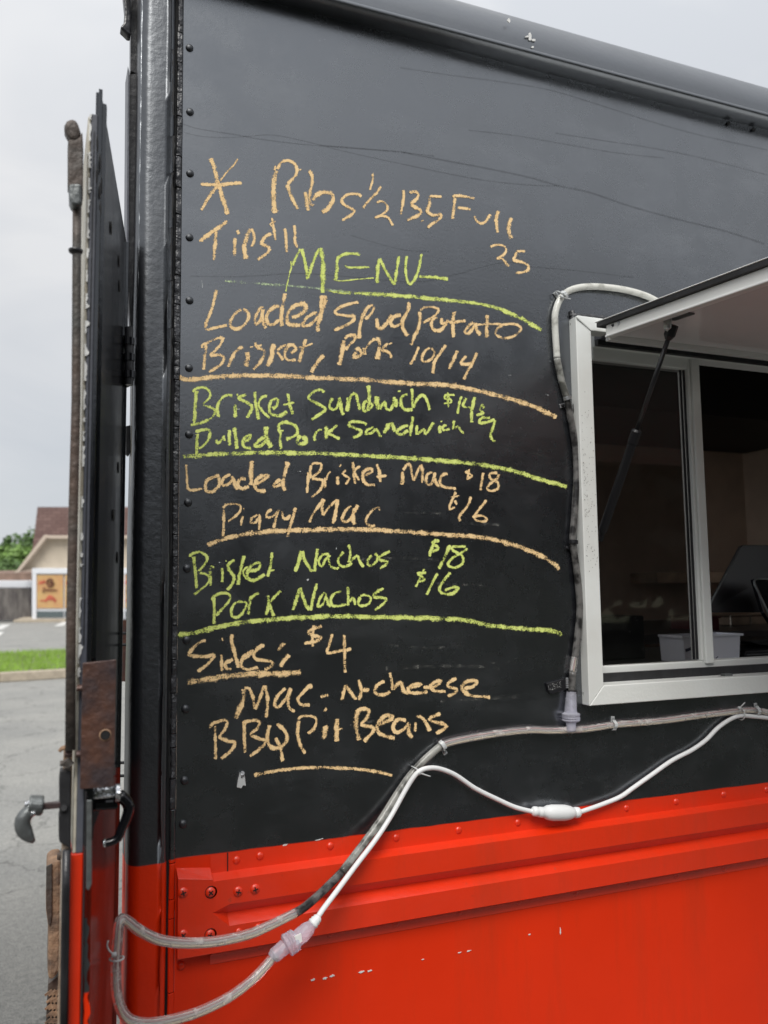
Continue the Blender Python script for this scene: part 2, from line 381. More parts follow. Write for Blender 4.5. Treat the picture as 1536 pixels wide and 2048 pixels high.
def smooth(pts, step=.006):
    """Catmull-Rom through points of any dimension"""
    pts = [tuple(p) for p in pts]
    if len(pts) < 3:
        a, b = pts; n = 6; return [tuple(x+(y-x)*i/n for x, y in zip(a, b)) for i in range(n+1)]
    q = [pts[0]]+pts+[pts[-1]]; out = []
    for i in range(1, len(q)-2):
        p0, p1, p2, p3 = q[i-1:i+3]
        L = math.dist(p1, p2); n = max(2, int(L/step))
        for k in range(n):
            t = k/n
            out.append(tuple(.5*((2*b)+(-a+c)*t+(2*a-5*b+4*c-d)*t*t+(-a+3*b-3*c+d)*t**3) for a, b, c, d in zip(p0, p1, p2, p3)))
    out.append(pts[-1]); return out

# ------------------------------------------------------------------ large structure: ground
gx = MB(); S = 900
gx.add([(-S, -S, -.02), (S, -S, -.02), (S, S, -.02), (-S, S, -.02)], [(0, 1, 2, 3)])
struct(gx.obj('ground', 'dirt_ground'))
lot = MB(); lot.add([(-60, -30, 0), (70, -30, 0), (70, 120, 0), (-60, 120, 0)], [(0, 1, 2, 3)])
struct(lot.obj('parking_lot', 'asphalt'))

added_ground = MB(); added_ground.add([(-60, -30, .004), (70, -30, .004), (70, -.5, .004), (-60, -.5, .004)], [(0, 1, 2, 3)])
struct(added_ground.obj('added_ground', 'added_ground_dark'))  # unseen dark ground added behind the camera so the lower wall reflects dark
# near kerb of the grass island, drawn through the two points where it meets the lot
a0, a1 = G(0, 1365), G(132, 1357)
kd = (a1-a0).normalized(); kn = Vector((-kd.y, kd.x, 0))
if kn.y < 0: kn = -kn
kp = lambda s, t, z=0: a0+kd*s+kn*t+Vector((0, 0, z))
back = (G(60, 1303, .15)-a0).dot(kn)
isl = MB()
isl.add([kp(-9, .16, .13), kp(9, .16, .13), kp(9, back, .15), kp(-9, back, .15)], [(0, 1, 2, 3)])
struct(isl.obj('grass_island', 'dirt_ground'))
kb = thing('kerb', 'pale concrete kerb along the near edge of the grass island', 'kerb', tuple(a0))
for i in range(12):
    m = MB(); s0 = -9+i*1.5
    m.prism([kp(s0, 0, 0), kp(s0+1.49, 0, 0), kp(s0+1.49, .2, 0), kp(s0, .2, 0)], (0, 0, .17)); m.obj('kerb_stone', 'kerb', kb, bevel=.02)
gm = MB()
for i in range(26000):
    s = random.uniform(-7, 6); t = random.uniform(.22, back)
    p = kp(s, t, .14); h = random.uniform(.05, .13); an = random.uniform(0, 6.28); lx = random.uniform(-.05, .05)
    wx = math.cos(an)*.008; wy = math.sin(an)*.008
    gm.add([p+Vector((-wx, -wy, 0)), p+Vector((wx, wy, 0)), p+Vector((lx, lx*.5, h))], [(0, 1, 2)])
tag(gm.obj('grass', 'grass_a', kind='stuff'), 'bright green mown grass on the island behind the kerb', 'grass')
# worn stall lines far across the lot
lm = MB()
for (x0, y0, x1, y1) in ((-6, 1259, 13, 1249), (117, 1252, 134, 1243), (-14, 1273, -2, 1264)):
    A, B = G(x0, y0, .005), G(x1, y1, .005); nn = Vector((1, 0, 0))*.22
    lm.add([A-nn, A+nn, B+nn, B-nn], [(0, 1, 2, 3)])
struct(lm.obj('painted_marking', 'line_white'))

# ------------------------------------------------------------------ store across the lot
DB = 54.0                                                 # optical depth of its front
def B(px, py, dd=0.0): return Zp(px, py, DB+dd)
gz = 0.0
def bpoly(name, pts, m, parent, th=.2, dd=0.0, **k):
    q = MB(); q.prism([B(x, y, dd) for x, y in pts], fw*th); return q.obj(name, m, parent, **k)
def brect(name, x0, y0, x1, y1, m, parent, th=.2, dd=0.0, **k): return bpoly(name, [(x0, y0), (x1, y0), (x1, y1), (x0, y1)], m, parent, th, dd, **k)
st = thing('store_building', 'tan gabled store with brown shingle roof across the parking lot', 'building', tuple(B(150, 1240)))
bpoly('roof', [(75, 1014), (420, 1014), (420, 1074), (92, 1074), (60, 1118), (66, 1090)], 'shingle', st, 6, 1.2)
bpoly('gable_wall', [(87, 1076), (420, 1076), (420, 1139), (38, 1139)], 'stucco', st, .3, .4)
bpoly('barge_board', [(88, 1070), (94, 1074), (38, 1144), (29, 1146), (34, 1140)], 'trim_tan', st, .5, -.2)
brect('coping', 90, 1071, 420, 1077, 'trim_tan', st, .5, -.1)
brect('wall', 64, 1139, 420, 1240, 'bld_white', st, 8, .8)
brect('fascia', 64, 1137, 420, 1147, 'bld_white', st, .5, -.1)
brect('soffit', 38, 1139.5, 66, 1142, 'trim_tan', st, .5, .1)
brect('corner_column', 64.5, 1147.3, 72.5, 1238, 'bld_white', st, .5, -.1)
def poster(x0, x1, seed):
    w_ = brect('window', x0, 1147.5, x1, 1238, 'bld_white', st, .15, .05)
    brect('poster', x0+1, 1149.5, x1-1.5, 1216.5, 'poster_yellow', w_, .04, -.02)
    brect('pane', x0+1, 1222.5, x1-1.5, 1235, 'far_glass', w_, .04, -.02)
    cx = (x0+x1)/2
    q = MB(); q.tube([B(cx+7*math.cos(a)*(1-.06*i/4), 1165+8.5*math.sin(a)*(1-.06*i/4), -.08) for i, a in enumerate([k*.42 for k in range(15)])], .055, 5); q.obj('poster_logo', 'poster_brown', w_)
    q = MB(); q.tube([B(cx-1, 1168, -.09), B(cx+1, 1164, -.09), B(cx+4, 1162, -.09), B(cx+3, 1167, -.09)], .05, 5); q.tube([B(cx-3, 1171, -.09), B(cx+2, 1173, -.09), B(cx+5, 1170, -.09)], .04, 5); q.obj('poster_logo', 'poster_brown', w_)
    # handwritten name under the logo
    q = MB()
    for s_ in ([(-14, 1176), (-11, 1175), (-14, 1181), (-16, 1184), (-10, 1182)], [(-9, 1181), (-7, 1179), (-9, 1178), (-8, 1182)], [(-5, 1182), (-5, 1179), (-3, 1179), (-2, 1182)],
               [(0, 1182), (0, 1179), (2, 1179), (3, 1182)], [(5, 1179), (5, 1182)], [(7, 1182), (8, 1179), (10, 1179), (10, 1182)], [(13, 1179), (13, 1182)]):
        q.tube([B(cx+x, y, -.09) for x, y in s_], .03, 4)
    q.obj('poster_lettering', 'poster_brown', w_)
    for pts, mm in (([(cx-23, 1164), (cx-10, 1160), (cx-9, 1166), (cx-22, 1169)], 'poster_red'), ([(cx-9, 1197), (cx-2, 1190), (cx+6, 1193), (cx+13, 1200), (cx+10, 1206), (cx+4, 1200), (cx-6, 1201), (cx-10, 1206)], 'poster_red'),
                    ([(cx-20, 1200), (cx-9, 1199), (cx-9, 1202), (cx-20, 1203)], 'poster_red')):
        bpoly('poster_art', pts, mm, w_, .02, -.05)
for i in range(7): poster(72.7+i*56, 127.7+i*56, i)
brect('base_kerb', 27, 1240, 130, 1244.5, 'kerb', st, 2, -.6)
bpoly('entrance_canopy_post', [(247, 1147.3), (250, 1147.3), (250, 1238), (247, 1238)], 'bld_white', st, .3, -.1)
# low wing to the left, with its white eave
lw = thing('low_wing_building', 'low brown-roofed wing with white eave left of the store', 'building', tuple(B(30, 1240, 3)))
bpoly('roof', [(-160, 1150), (40, 1146), (64, 1146), (64, 1161.5), (-160, 1161.5)], 'low_roof', lw, 3, 2.0)
brect('eave', -160, 1162, 64, 1175, 'bld_white', lw, 1, 1.5)
brect('wall', -160, 1175.5, 63.5, 1240, 'board_grey', lw, 1, 3)
fc = thing('wooden_fence', 'weathered grey board fence under the white eave left of the store', 'fence', tuple(B(30, 1240, .9)))
x = -80.0; i = 0
while x < 60:
    wd = random.uniform(4.2, 5.2)
    brect('board', x, 1175.7+random.uniform(0, 1.2), x+wd-.4, 1240+random.uniform(-.6, .3), 'board_grey', fc, .05, .9+random.uniform(0, .06)); x += wd; i += 1

# ------------------------------------------------------------------ trees
def leafcloud(name, blobs, n, size, m, parent):
    q = MB()
    tot = sum(b[3] for b in blobs)
    for (c, rx, rz, wgt) in blobs:
        c = Vector(c)
        for k in range(int(n*wgt/tot)):
            d = Vector((random.gauss(0, 1), random.gauss(0, 1), random.gauss(0, 1))).normalized()
            rr = random.random()**.45*(1+.28*noise.noise(d*2.3+c))
            p = c+Vector((d.x*rx*rr, d.y*rx*rr, d.z*rz*rr))
            s_ = size*random.uniform(.6, 1.4)
            a = Vector((random.gauss(0, 1), random.gauss(0, 1), random.gauss(0, .6))).normalized()*s_; b = a.cross(Vector((random.gauss(0, 1), random.gauss(0, 1), random.gauss(0, 1))).normalized())*.7
            q.add([p-a, p+b, p+a, p-b], [(0, 1, 2, 3)])
    return q.obj(name, m, parent)
def tree(px, py_top, dep, hw, label, m, group='trees beyond the store', conif=False, n=2600):
    top = Zp(px, py_top, dep); h = top.z; base = Vector((top.x, top.y, 0))
    t = thing('conifer_tree' if conif else 'leafy_tree', label, 'tree', tuple(base), group)
    q = MB(); q.tube([base, base+Vector((.1, 0, h*.4)), base+Vector((0, .1, h*.8))], [h*.04, h*.028, h*.01], 8)
    for k in range(5):
        a = k*1.3; z = h*(.3+.1*k); q.tube([base+Vector((0, 0, z)), base+Vector((math.cos(a)*hw*.5, math.sin(a)*hw*.5, z+h*.15))], [h*.014, h*.005], 5)
    q.obj('trunk', 'bark', t)
    if conif:
        bl = [(base+Vector((random.uniform(-.2, .2), 0, h*(.2+.1*k))), hw*(1-.115*k), h*.09, (1-.11*k)) for k in range(8)]
    else:
        bl = [(base+Vector((random.uniform(-1, 1)*hw*.55, random.uniform(-1, 1)*hw*.5, h*random.uniform(.35, .84))), hw*random.uniform(.35, .6), h*random.uniform(.12, .2), 1) for k in range(9)]
        bl.append((base+Vector((0, 0, h*.84)), hw*.4, h*.15, .7))
    leafcloud('crown', bl, n, .2, m, t)
tree(-32, 1072, 88, 3.4, 'mid green leafy tree at the left edge beyond the wing', 'leaf_b')
tree(14, 1066, 92, 2.3, 'pointed dark conifer rising behind the low wing', 'leaf_a', conif=True)
tree(40, 1088, 84, 2.7, 'bright leafy tree between the conifer and the store roof', 'leaf_b')
tree(66, 1052, 90, 2.4, 'tall leafy tree against the left end of the store roof', 'leaf_a')
tree(15, 1112, 78, 3.4, 'low bushy tree above the wing roof, in front of the conifer', 'leaf_a')
# unseen tree line added behind the camera to darken reflections in paint and glass
tl = MB(); random.seed(11)
for k in range(80):
    cx = -40+k*1.2+random.uniform(-.5, .5); cy = -24+random.uniform(-2, 2); hh = random.uniform(5.6, 8.0)*(1 if cx < 9 else 1.75)  # right-hand trees raised to keep sky out of the window reflection
    for j in range(170):
        d = Vector((random.gauss(0, 1), random.gauss(0, 1), random.gauss(0, 1))).normalized()*random.random()**.5
        p = Vector((cx+d.x*1.7, cy+d.y*1.6, hh*.52+d.z*hh*.5)); s_ = .6 if cx < 9 else .8
        a = Vector((random.gauss(0, 1), random.gauss(0, 1), random.gauss(0, 1))).normalized()*s_; b = a.cross(Vector((random.gauss(0, 1), random.gauss(0, 1), random.gauss(0, 1))).normalized())
        tl.add([p-a, p+b, p+a, p-b], [(0, 1, 2, 3)])
tag(tl.obj('added_trees', 'added_leaf_dark', kind='stuff'), 'unseen line of trees added behind the photographer to darken reflections', 'trees')

# cabinet seen through the hinge gap of the door
random.seed(5)

# ------------------------------------------------------------------ FOOD TRUCK
XC = P(268, 1000).x                                       # rear corner of the body
XR = 6.2                                                  # front end, far out of frame
ZT = P(936, 103.5).z                                      # underside of the drip rail
ZB = .45
truck = thing('food_truck', 'black and orange-red food truck with chalked menu on its side and open rear door', 'food truck', (XC, D, 0))
XS = P(359, 880).x                                        # seam where the flat panel starts
XW0 = P(1163, 1000).x; ZW1 = P(1165, 633).z; ZW0 = P(1179, 1400).z   # rough opening of the serving window
XW1 = XW0+1.75
# flat side sheet, in strips round the window opening
q = MB()
def quad(x0, x1, z0, z1, Y=D, nx=1, nz=1):
    for i in range(nx):
        for j in range(nz):
            a, b = x0+(x1-x0)*i/nx, x0+(x1-x0)*(i+1)/nx; c, d = z0+(z1-z0)*j/nz, z0+(z1-z0)*(j+1)/nz
            q.add([(a, Y, c), (b, Y, c), (b, Y, d), (a, Y, d)], [(0, 1, 2, 3)])
quad(XS, XW0, ZB, ZT+.05); quad(XW0, XW1, ZW1, ZT+.05); quad(XW0, XW1, ZB, ZW0); quad(XW1, XR, ZB, ZT+.05)
panel = q.obj('side_panel', 'side_paint', truck, label='flat side sheet, chalkboard black above and orange-red below')
# rest of the shell (roof, far side, floor, front) round an unlit interior
q = MB(); ZR = ZT+.34; YF = D+2.1
q.add([(XC+.36, YF, ZB), (XR, YF, ZB), (XR, YF, ZR), (XC+.36, YF, ZR)], [(0, 1, 2, 3)])
q.add([(XR, D, ZB), (XR, YF, ZB), (XR, YF, ZR), (XR, D, ZR)], [(0, 1, 2, 3)])
q.add([(XC+.02, D+.02, ZB), (XR, D, ZB), (XR, YF, ZB), (XC+.36, YF, ZB)], [(0, 1, 2, 3)])
q.obj('shell', 'roof_paint', truck)
q = MB(); ix0, ix1 = XW0-.5, XW1+.6
q.add([(ix0, D+1.9, .7), (ix1, D+1.9, .7), (ix1, D+1.9, ZT-.03), (ix0, D+1.9, ZT-.03)], [(0, 1, 2, 3)])
q.add([(ix1, D+.08, .7), (ix1, D+1.9, .7), (ix1, D+1.9, ZT-.03), (ix1, D+.08, ZT-.03)], [(0, 1, 2, 3)])
q.obj('interior_wall', 'interior_wall', truck)
q = MB(); q.add([(ix0, D+.02, ZT-.03), (ix1, D+.02, ZT-.03), (ix1, D+1.9, ZT-.03), (ix0, D+1.9, ZT-.03)], [(0, 1, 2, 3)])
q.add([(ix0, D+.02, .7), (ix1, D+.02, .7), (ix1, D+1.9, .7), (ix0, D+1.9, .7)], [(0, 1, 2, 3)])
q.obj('interior_lining', 'interior_dark', truck)
q = MB(); q.box((ix0, D+1.2, P(1470, 835, D+1.2).z), (ix1, D+1.88, ZT-.05)); q.obj('overhead_cabinet', 'interior_dark', truck)

# drip rail and roof shoulder
def sweep(name, prof, m, x0, x1, parent, nx=1, smooth_=False):
    """prof: (standoff, image y at column 936 or explicit z)"""
    q = MB(); n = len(prof)
    vs = []
    for i in range(nx+1):
        x = x0+(x1-x0)*i/nx
        vs += [(x+(max(0, -p)*.19 if i == 0 else 0), D-p, z) for p, z in prof]
    q.add(vs, [(i*n+k, i*n+k+1, (i+1)*n+k+1, (i+1)*n+k) for i in range(nx) for k in range(n-1)])
    return q.obj(name, m, parent, smooth=smooth_)
zc = lambda y, p=0.0, x=936: P(x, y, D-p).z
g0 = zc(103.5, .004)
rail = [(.0, g0), (.012, g0-.001), (.026, g0+.001), (.034, g0+.007), (.037, g0+.015), (.035, g0+.024), (.030, g0+.031), (.022, g0+.034), (.013, g0+.034)]
rail = [(p, z+(zc(70, .03)-g0-.032)*max(0, (i-2)/6)) for i, (p, z) in enumerate(rail)]
sweep('drip_rail', rail, 'roof_paint', XC-.03, XR, truck, 1, True)
zt = rail[-1][1]
shoulder = [(.012, zt-.004), (.012, zc(52, .012)), (.009, zc(38, .009)), (.002, zc(25, .002)), (-.012, zc(15, -.012)), (-.035, zc(9, -.035)), (-.07, zc(7, -.07)), (-.14, zc(7, -.07)+.022), (-.3, zc(7, -.07)+.05), (-1.05, zc(7, -.07)+.1), (-2.1, zc(7, -.07)+.02)]
sweep('roof', shoulder, 'roof_paint', XC-.02, XR, truck, 1, True)
# paint chips on the roof shoulder
for (x, y, sx, sy) in ((1018, 40, 3, 5), (1060, 75, 4, 9), (1067, 80, 5, 3), (1054, 1303-1230, 5, 2), (1065, 94, 3, 2), (1224, 144, 3, 2)):
    q = MB(); pts = [(x+sx*math.cos(a)*random.uniform(.6, 1.2), y+sy*math.sin(a)*random.uniform(.6, 1.2)) for a in [k*.7 for k in range(9)]]
    q.prism([P(a, b, D-.0135) for a, b in pts], (0, .0015, 0)); q.obj('paint_chip', 'flake_white', truck)
for x, y in ((1457.5, 247), (1507, 259)):
    q = MB(); q.tube([P(x, y, D), P(x, y, D-.006)], [.005, .003], 8); q.obj('bolt', 'black_metal', truck)

# rounded rear corner post
q = MB(); zz = [ZB, 1.0, 1.5, 2.0, ZT+.06]
def xat(xa, ya, xb, yb, y): return xa+(xb-xa)*(y-ya)/(yb-ya)
Xl = P(267, 1400).x; Xg = P(341, 1300).x; XP = P(336, 1300).x
prof = [(Xl-.006, -.07), (Xl-.006, -.006), (Xl-.002, .006), (Xl+.0035, .0125), (Xl+.0075, .0150), (Xl+.012, .0158), (Xl+.018, .016), (Xl+.026, .016), (Xl+.034, .016), (Xl+.042, .016), (XP-.010, .016), (XP-.006, .0157), (XP-.002, .013), (XP, .004), (XP+.001, .0)]
vs = []; ny = 60
for j in range(ny+1):
    z = ZB+(ZT+.05-ZB)*j/ny
    vs += [(x+.0012*noise.noise(Vector((x*30, z*6, 0))), D-p-.0012*noise.noise(Vector((x*40, z*9, 3))), z) for x, p in prof]
n = len(prof)
q.add(vs, [(j*n+k, j*n+k+1, (j+1)*n+k+1, (j+1)*n+k) for j in range(ny) for k in range(n-1)])
q.obj('corner_post', 'post_paint', truck, smooth=True)
# dried sealant strip between post and sheet, cracked into short lengths
z = ZB; i = 0
while z < ZT:
    h = random.uniform(.02, .11); x1 = XS-.0005
    zsplit = z < Z_SPLIT+.01
    q = MB(); a = XP+.0035+random.uniform(0, .0015); t = random.uniform(.003, .0055)
    q.prism([(a, D+.002, z), (a, D-t, z), (a+.002, D-t-.001, z), (x1-.002, D-t, z), (x1, D-.001, z), (x1, D+.002, z)], (random.uniform(-.001, .001), 0, h-.0012))
    q.obj('sealant', 'side_paint' if zsplit else 'caulk', truck, bevel=.0008)
    z += h
q = MB(); q.box((XP, D+.001, ZB), (XS, D+.004, ZT)); q.obj('seam_groove', 'crack', truck)
# ragged open cracks beside the sealant
random.seed(3)
for (x, ya, yb) in ((346, 98, 236), (347, 270, 345), (345, 345, 440), (343, 455, 560), (344, 560, 640), (343, 655, 725), (342, 1045, 1110), (340, 1380, 1450), (339, 1480, 1560)):
    q = MB(); y = ya; L_, R_ = [], []
    while y < yb:
        wv = random.uniform(.5, 2.6); cx = x+random.uniform(-1, 1); L_.append((cx-wv, y)); R_.append((cx+wv, y)); y += random.uniform(5, 11)
    if len(L_) < 2: continue
    for k in range(len(L_)-1):
        q.add([P(*L_[k], D-.0180), P(*R_[k], D-.0180), P(*R_[k+1], D-.0180), P(*L_[k+1], D-.0180)], [(0, 1, 2, 3)])
    q.prism([P(*L_[0], D-.018), P(*R_[0], D-.018), P(*R_[0], D-.012)], (0, 0, -.001))
    q.obj('crack', 'crack', truck)

# rivets of the side sheet, one mesh shared
def rivet_mesh(r, h, name='rivet', n=14):
    q = MB(); rings = 5; vs = []
    for j in range(rings):
        a = j/(rings-1)*math.pi/2*.92; rr = r*math.cos(a)**.8; y = -h*math.sin(a)
        vs += [(rr*math.cos(2*math.pi*k/n), y, rr*math.sin(2*math.pi*k/n)) for k in range(n)]
    q.add(vs+[(0, -h, 0)], [(j*n+k, j*n+(k+1) % n, (j+1)*n+(k+1) % n, (j+1)*n+k) for j in range(rings-1) for k in range(n)]+[((rings-1)*n+k, (rings-1)*n+(k+1) % n, rings*n) for k in range(n)])
    me = bpy.data.meshes.new(name); me.from_pydata(q.v, [], q.f); me.update()
    bm = bmesh.new(); bm.from_mesh(me); bmesh.ops.recalc_face_normals(bm, faces=bm.faces); bm.to_mesh(me); bm.free()
    for p in me.polygons: p.use_smooth = True
    return me
rm = rivet_mesh(.0066, .0042)
for x, y in ((379, 96), (380, 224), (380, 347), (379, 475), (379, 601), (378, 736), (378, 869), (376, 1005), (374, 1137), (373, 1280), (371, 1418), (369, 1561), (366, 1648), (362, 1931)):
    o = link('rivet', rm, 'rivet_paint', panel); o.location = P(x, y, D-.0002)

# belt rub rail: flange, ledge, face, groove, face, flange
c0 = 836
yy = [(1656, .0008), (1690, .0014), (1705.5, .022), (1751, .022), (1765.6, .0035), (1790.7, .022), (1836, .022), (1838.5, .003), (1855, .0016), (1855.6, .0)]
Zs = [P(c0, y, D-p).z for y, p in yy]
Xa, Xb, Xc_, Xd = P(351.5, 1800).x, P(420, 1827).x, P(453, 1840).x, XR
q = MB(); cols = []
vz = P(420, 1827, D-.022).z
def colp(x, g, ends=False):
    r = []
    for i, (y, p) in enumerate(yy):
        zz_ = Zs[i]; pp = p
        if i in (3, 4, 5):
            zz_ = vz+(Zs[i]-vz)*g; pp = .022+(p-.022)*g
        r.append((x, D-pp, zz_))
    return r
n = len(yy)
cols = [colp(Xb, 0.0), colp(Xc_, 1.0), colp(Xd, 1.0)]
vs = [v for c in cols for v in c]
q.add(vs, [(i*n+k, i*n+k+1, (i+1)*n+k+1, (i+1)*n+k) for i in range(2) for k in range(n-1)])
q.obj('rub_rail', 'red_rail', truck)
# end plate of the rail, a separate casting, a hair lower
q = MB(); zt_ = P(352, 1758, D-.021).z; zb_ = Zs[6]-.0005; zt2 = P(440, 1757, D-.021).z
q.prism([(Xa, D-.0215, zt_), (Xb+.001, D-.0215, zt2), (Xb+.001, D-.0215, zb_), (Xa, D-.0215, zb_)], (0, .015, 0))
q.prism([(Xa, D-.0215, zt_), (Xb, D-.0215, zt2), (Xb, D-.0005, zt2+.012), (Xa, D-.0005, zt_+.010)], (0, .0004, -.001))
q.obj('rail_end_plate', 'red_rail', truck, bevel=.0015)
q = MB(); s_ = P(455, 1700).x
q.box((s_-.0008, D-.0022, Zs[1]), (s_+.0008, D-.0004, Zs[0])); q.obj('crack', 'crack', truck)
# cross-head screws and red rivets
sm = rivet_mesh(.0078, .0036, 'screw')
def cross(loc, r, ang):
    q = MB()
    for k in (0, 1):
        a = ang+k*math.pi/2; u = Vector((math.cos(a), 0, math.sin(a))); v = Vector((-math.sin(a), 0, math.cos(a))); c = Vector(loc)+Vector((0, -.0042-.0001*k, 0))
        q.add([c-u*r-v*r*.22, c+u*r-v*r*.22, c+u*r+v*r*.22, c-u*r+v*r*.22], [(0, 1, 2, 3)])
    return q
for i, (x, y) in enumerate(((366, 1785), (421, 1784.5), (476, 1783), (510, 1778), (366, 1869.5), (420, 1869.5))):
    L = P(x, y, D-.0217); o = link('screw', sm, 'red_screw', truck); o.location = L; WL[o.name] = L
    cross(L, .0042, .3+i*.5).obj('screw_slot', 'crack', o)
    if i in (1, 5):
        q = MB(); q.tube([L+Vector((.0008, .0002, 0)), L+Vector((.0008, -.0003, 0))], .0092, 24); q.obj('screw_recess_shade', 'crack', truck)  # flat black disc: shade of the screw recess put into colour
rr2 = rivet_mesh(.0062, .0032, 'red_rivet')
for x, y in ((365, 1744), (473, 1720), (519.5, 1711.7), (660.5, 1692), (792, 1675), (917, 1660), (1035.6, 1645), (1252.6, 1616), (1352, 1603), (1446.8, 1588.8), (1533, 1579)):
    o = link('rivet', rr2, 'red_screw', truck); o.location = P(x, y, D-.0010)
for x, y in ((518, 1891), (660, 1868), (790, 1848), (917, 1825), (1037, 1803), (1150, 1786), (1255, 1768), (1352, 1752), (1447, 1737)):
    o = link('rivet', rr2, 'red_screw', truck); o.location = P(x, y, D-.0014)
for x, y in ((477, 1864), (516, 1855)):
    o = link('rivet', rr2, 'red_screw', truck); o.location = P(x, y, D-.0221)
# chipped spots on the red sheet
random.seed(9)
for x, y, L, sy in ((626, 1960, 5, 3), (650, 1957, 6, 3), (664, 1952, 6, 3), (723, 1944, 7, 2), (739, 1942, 6, 2), (846, 1919, 3, 1), (920, 1905, 4, 1.3), (938, 1902, 5, 1.6), (1059, 1869, 3, 1.5), (1121, 1863, 1.5, 8), (570, 1690, 7, 1.6), (640, 1679, 9, .9)):
    q = MB(); pts = [(x+L*math.cos(a)*random.uniform(.5, 1.2), y-L*.25*math.cos(a)+sy*math.sin(a)*random.uniform(.4, 1.2)) for a in [k*.57 for k in range(11)]]
    q.prism([P(a, b, D-.0011) for a, b in pts], (0, .0008, 0)); q.obj('paint_chip', 'flake_white', panel)

# ------------------------------------------------------------------ serving window
FR = D-.022                                               # front of the white frame
def frame_bar(name, pts, m='window_white', Y=FR, th=.06, parent=None, bev=.0015, **k):
    q = MB(); q.prism([P(x, y, Y) for x, y in pts], (0, th, 0)); return q.obj(name, m, parent, bevel=bev, **k)
win = MB()
fL = [(1151.6, 634), (1179, 1412), (1207.5, 1371), (1182, 662)]
win.prism([P(x, y, FR) for x, y in fL], (0, .085, 0))
frame = win.obj('window_frame', 'window_dirty', truck, bevel=.0015)
R0 = P(1179, 1412, FR); R1 = P(1536, 1383.3, FR); sl = (R1-R0)
zbo = R0.z; zbi = P(1207.5, 1371, FR).z
xL0 = P(1179.3, 1411, FR).x; xL1 = P(1207.5, 1371, FR).x; XE = XW1
q = MB(); q.prism([(xL0, FR-.0004, zbo), (XE, FR-.0004, zbo), (XE, FR-.0004, zbi), (xL1, FR-.0004, zbi)], (0, .03, 0)); q.obj('bottom_rail', 'window_white', frame, bevel=.0015)
# inner sill step and track
zs1 = P(1260, 1357, FR+.03).z
q = MB(); q.prism([(xL1-.001, FR+.0296, zbi-.001), (xL1-.001, FR+.0296, zbi-.004), (xL1-.001, FR+.09, zbi-.004), (xL1-.001, FR+.09, zbi+.003)], (XE-xL1, 0, 0)); q.obj('sill', 'window_white', frame)
GY = D+.045                                               # glass plane
q = MB(); zt0 = P(1207, 1349, GY-.02).z
q.box((xL1, GY-.022, zbi-.002), (XE, GY-.012, zt0+.002)); q.obj('track_gasket', 'black_matte', frame)
zsb = P(1208, 1332.5, GY-.012).z
q = MB(); q.box((xL1-.004, GY-.011, zt0-.004), (XE, GY+.02, zsb)); q.obj('sash_rail', 'window_white', frame, bevel=.002)
# fixed sash: glass, stiles, head
gl_x0 = P(1206, 1200, GY).x-.01; gl_x1 = P(1381, 1030, GY).x
st_x1 = P(1410.5, 1030, GY-.012).x; st_xm = P(1394, 1030, GY-.012).x
zhd = P(1181.6, 717.2, GY-.012).z; zhd2 = P(1183, 691, GY-.012).z
zgb = P(1208, 1330, GY-.011).z; 
q = MB(); q.box((gl_x0, GY, zsb-.002), (gl_x1+.006, GY+.005, zhd+.004)); q.obj('pane', 'glass_dark', frame)
q = MB(); q.box((gl_x1, GY-.013, zsb), (st_xm, GY+.02, zhd2)); q.obj('sash_stile', 'window_white', frame, bevel=.002)
q = MB(); q.box((st_xm+.0012, GY-.017, zsb-.006), (st_x1, GY+.03, zhd2+.004)); q.obj('sash_stile', 'window_white', frame, bevel=.002)
q = MB(); q.box((gl_x1-.004, GY-.004, zsb+.003), (gl_x1-.0004, GY-.0005, zhd)); q.obj('glazing_gasket', 'black_matte', frame)
q = MB(); q.box((gl_x1-.013, GY-.003, zsb+.003), (gl_x1-.0085, GY-.0004, zhd)); q.obj('glazing_gasket', 'black_plastic', frame)
q = MB(); q.box((gl_x0, GY-.0125, zhd), (gl_x1, GY+.02, zhd2)); q.box((gl_x0, GY-.0185, zhd2-.004), (XE, GY+.02, zhd2+.03)); q.obj('head_rail', 'window_white', frame, bevel=.002)
q = MB(); q.box((st_x1+.001, GY-.0165, P(1536, 735, GY-.012).z), (XE, GY+.02, zhd2-.005)); q.obj('head_rail', 'window_white', frame, bevel=.002)
zg0 = P(1180, 687, GY-.03).z; zg1 = P(1181, 676, GY-.03).z
q = MB(); q.box((gl_x0, GY-.030, zg0), (XE, GY-.019, zg1)); q.obj('head_gasket', 'black_matte', frame)
q = MB(); q.box((gl_x0, FR+.001, P(1183, 664, FR).z), (XE, GY-.018, P(1183, 655, FR).z)); q.obj('header_underside', 'grey_primer', frame)
ztop = P(1152, 630, FR).z
q = MB(); q.prism([P(1151.6, 633, FR-.0004), P(1182, 661, FR-.0004), (XE, FR-.0004, P(1182, 661, FR).z), (XE, FR-.0004, ztop), (P(1156, 628, FR).x, FR-.0004, ztop)], (0, .03, 0)); q.obj('top_rail', 'window_white', frame, bevel=.0015)
random.seed(41); q = MB()
for k in range(150):
    y_ = random.gauss(985, 75)
    if not 640 < y_ < 1400: continue
    u_ = random.random()**1.6; x_ = 1153+(y_-634)*.0355+3+u_*22; r_ = random.uniform(.0003, .0009); c = P(x_, y_, FR-.0004)
    q.prism([c+Vector((-r_, 0, 0)), c+Vector((r_, 0, -r_*.6)), c+Vector((r_*.3, 0, r_*1.6))], (0, -.0002, 0))
q.obj('grime_specks', 'rust_pipe', frame, kind='stuff')
q = MB()
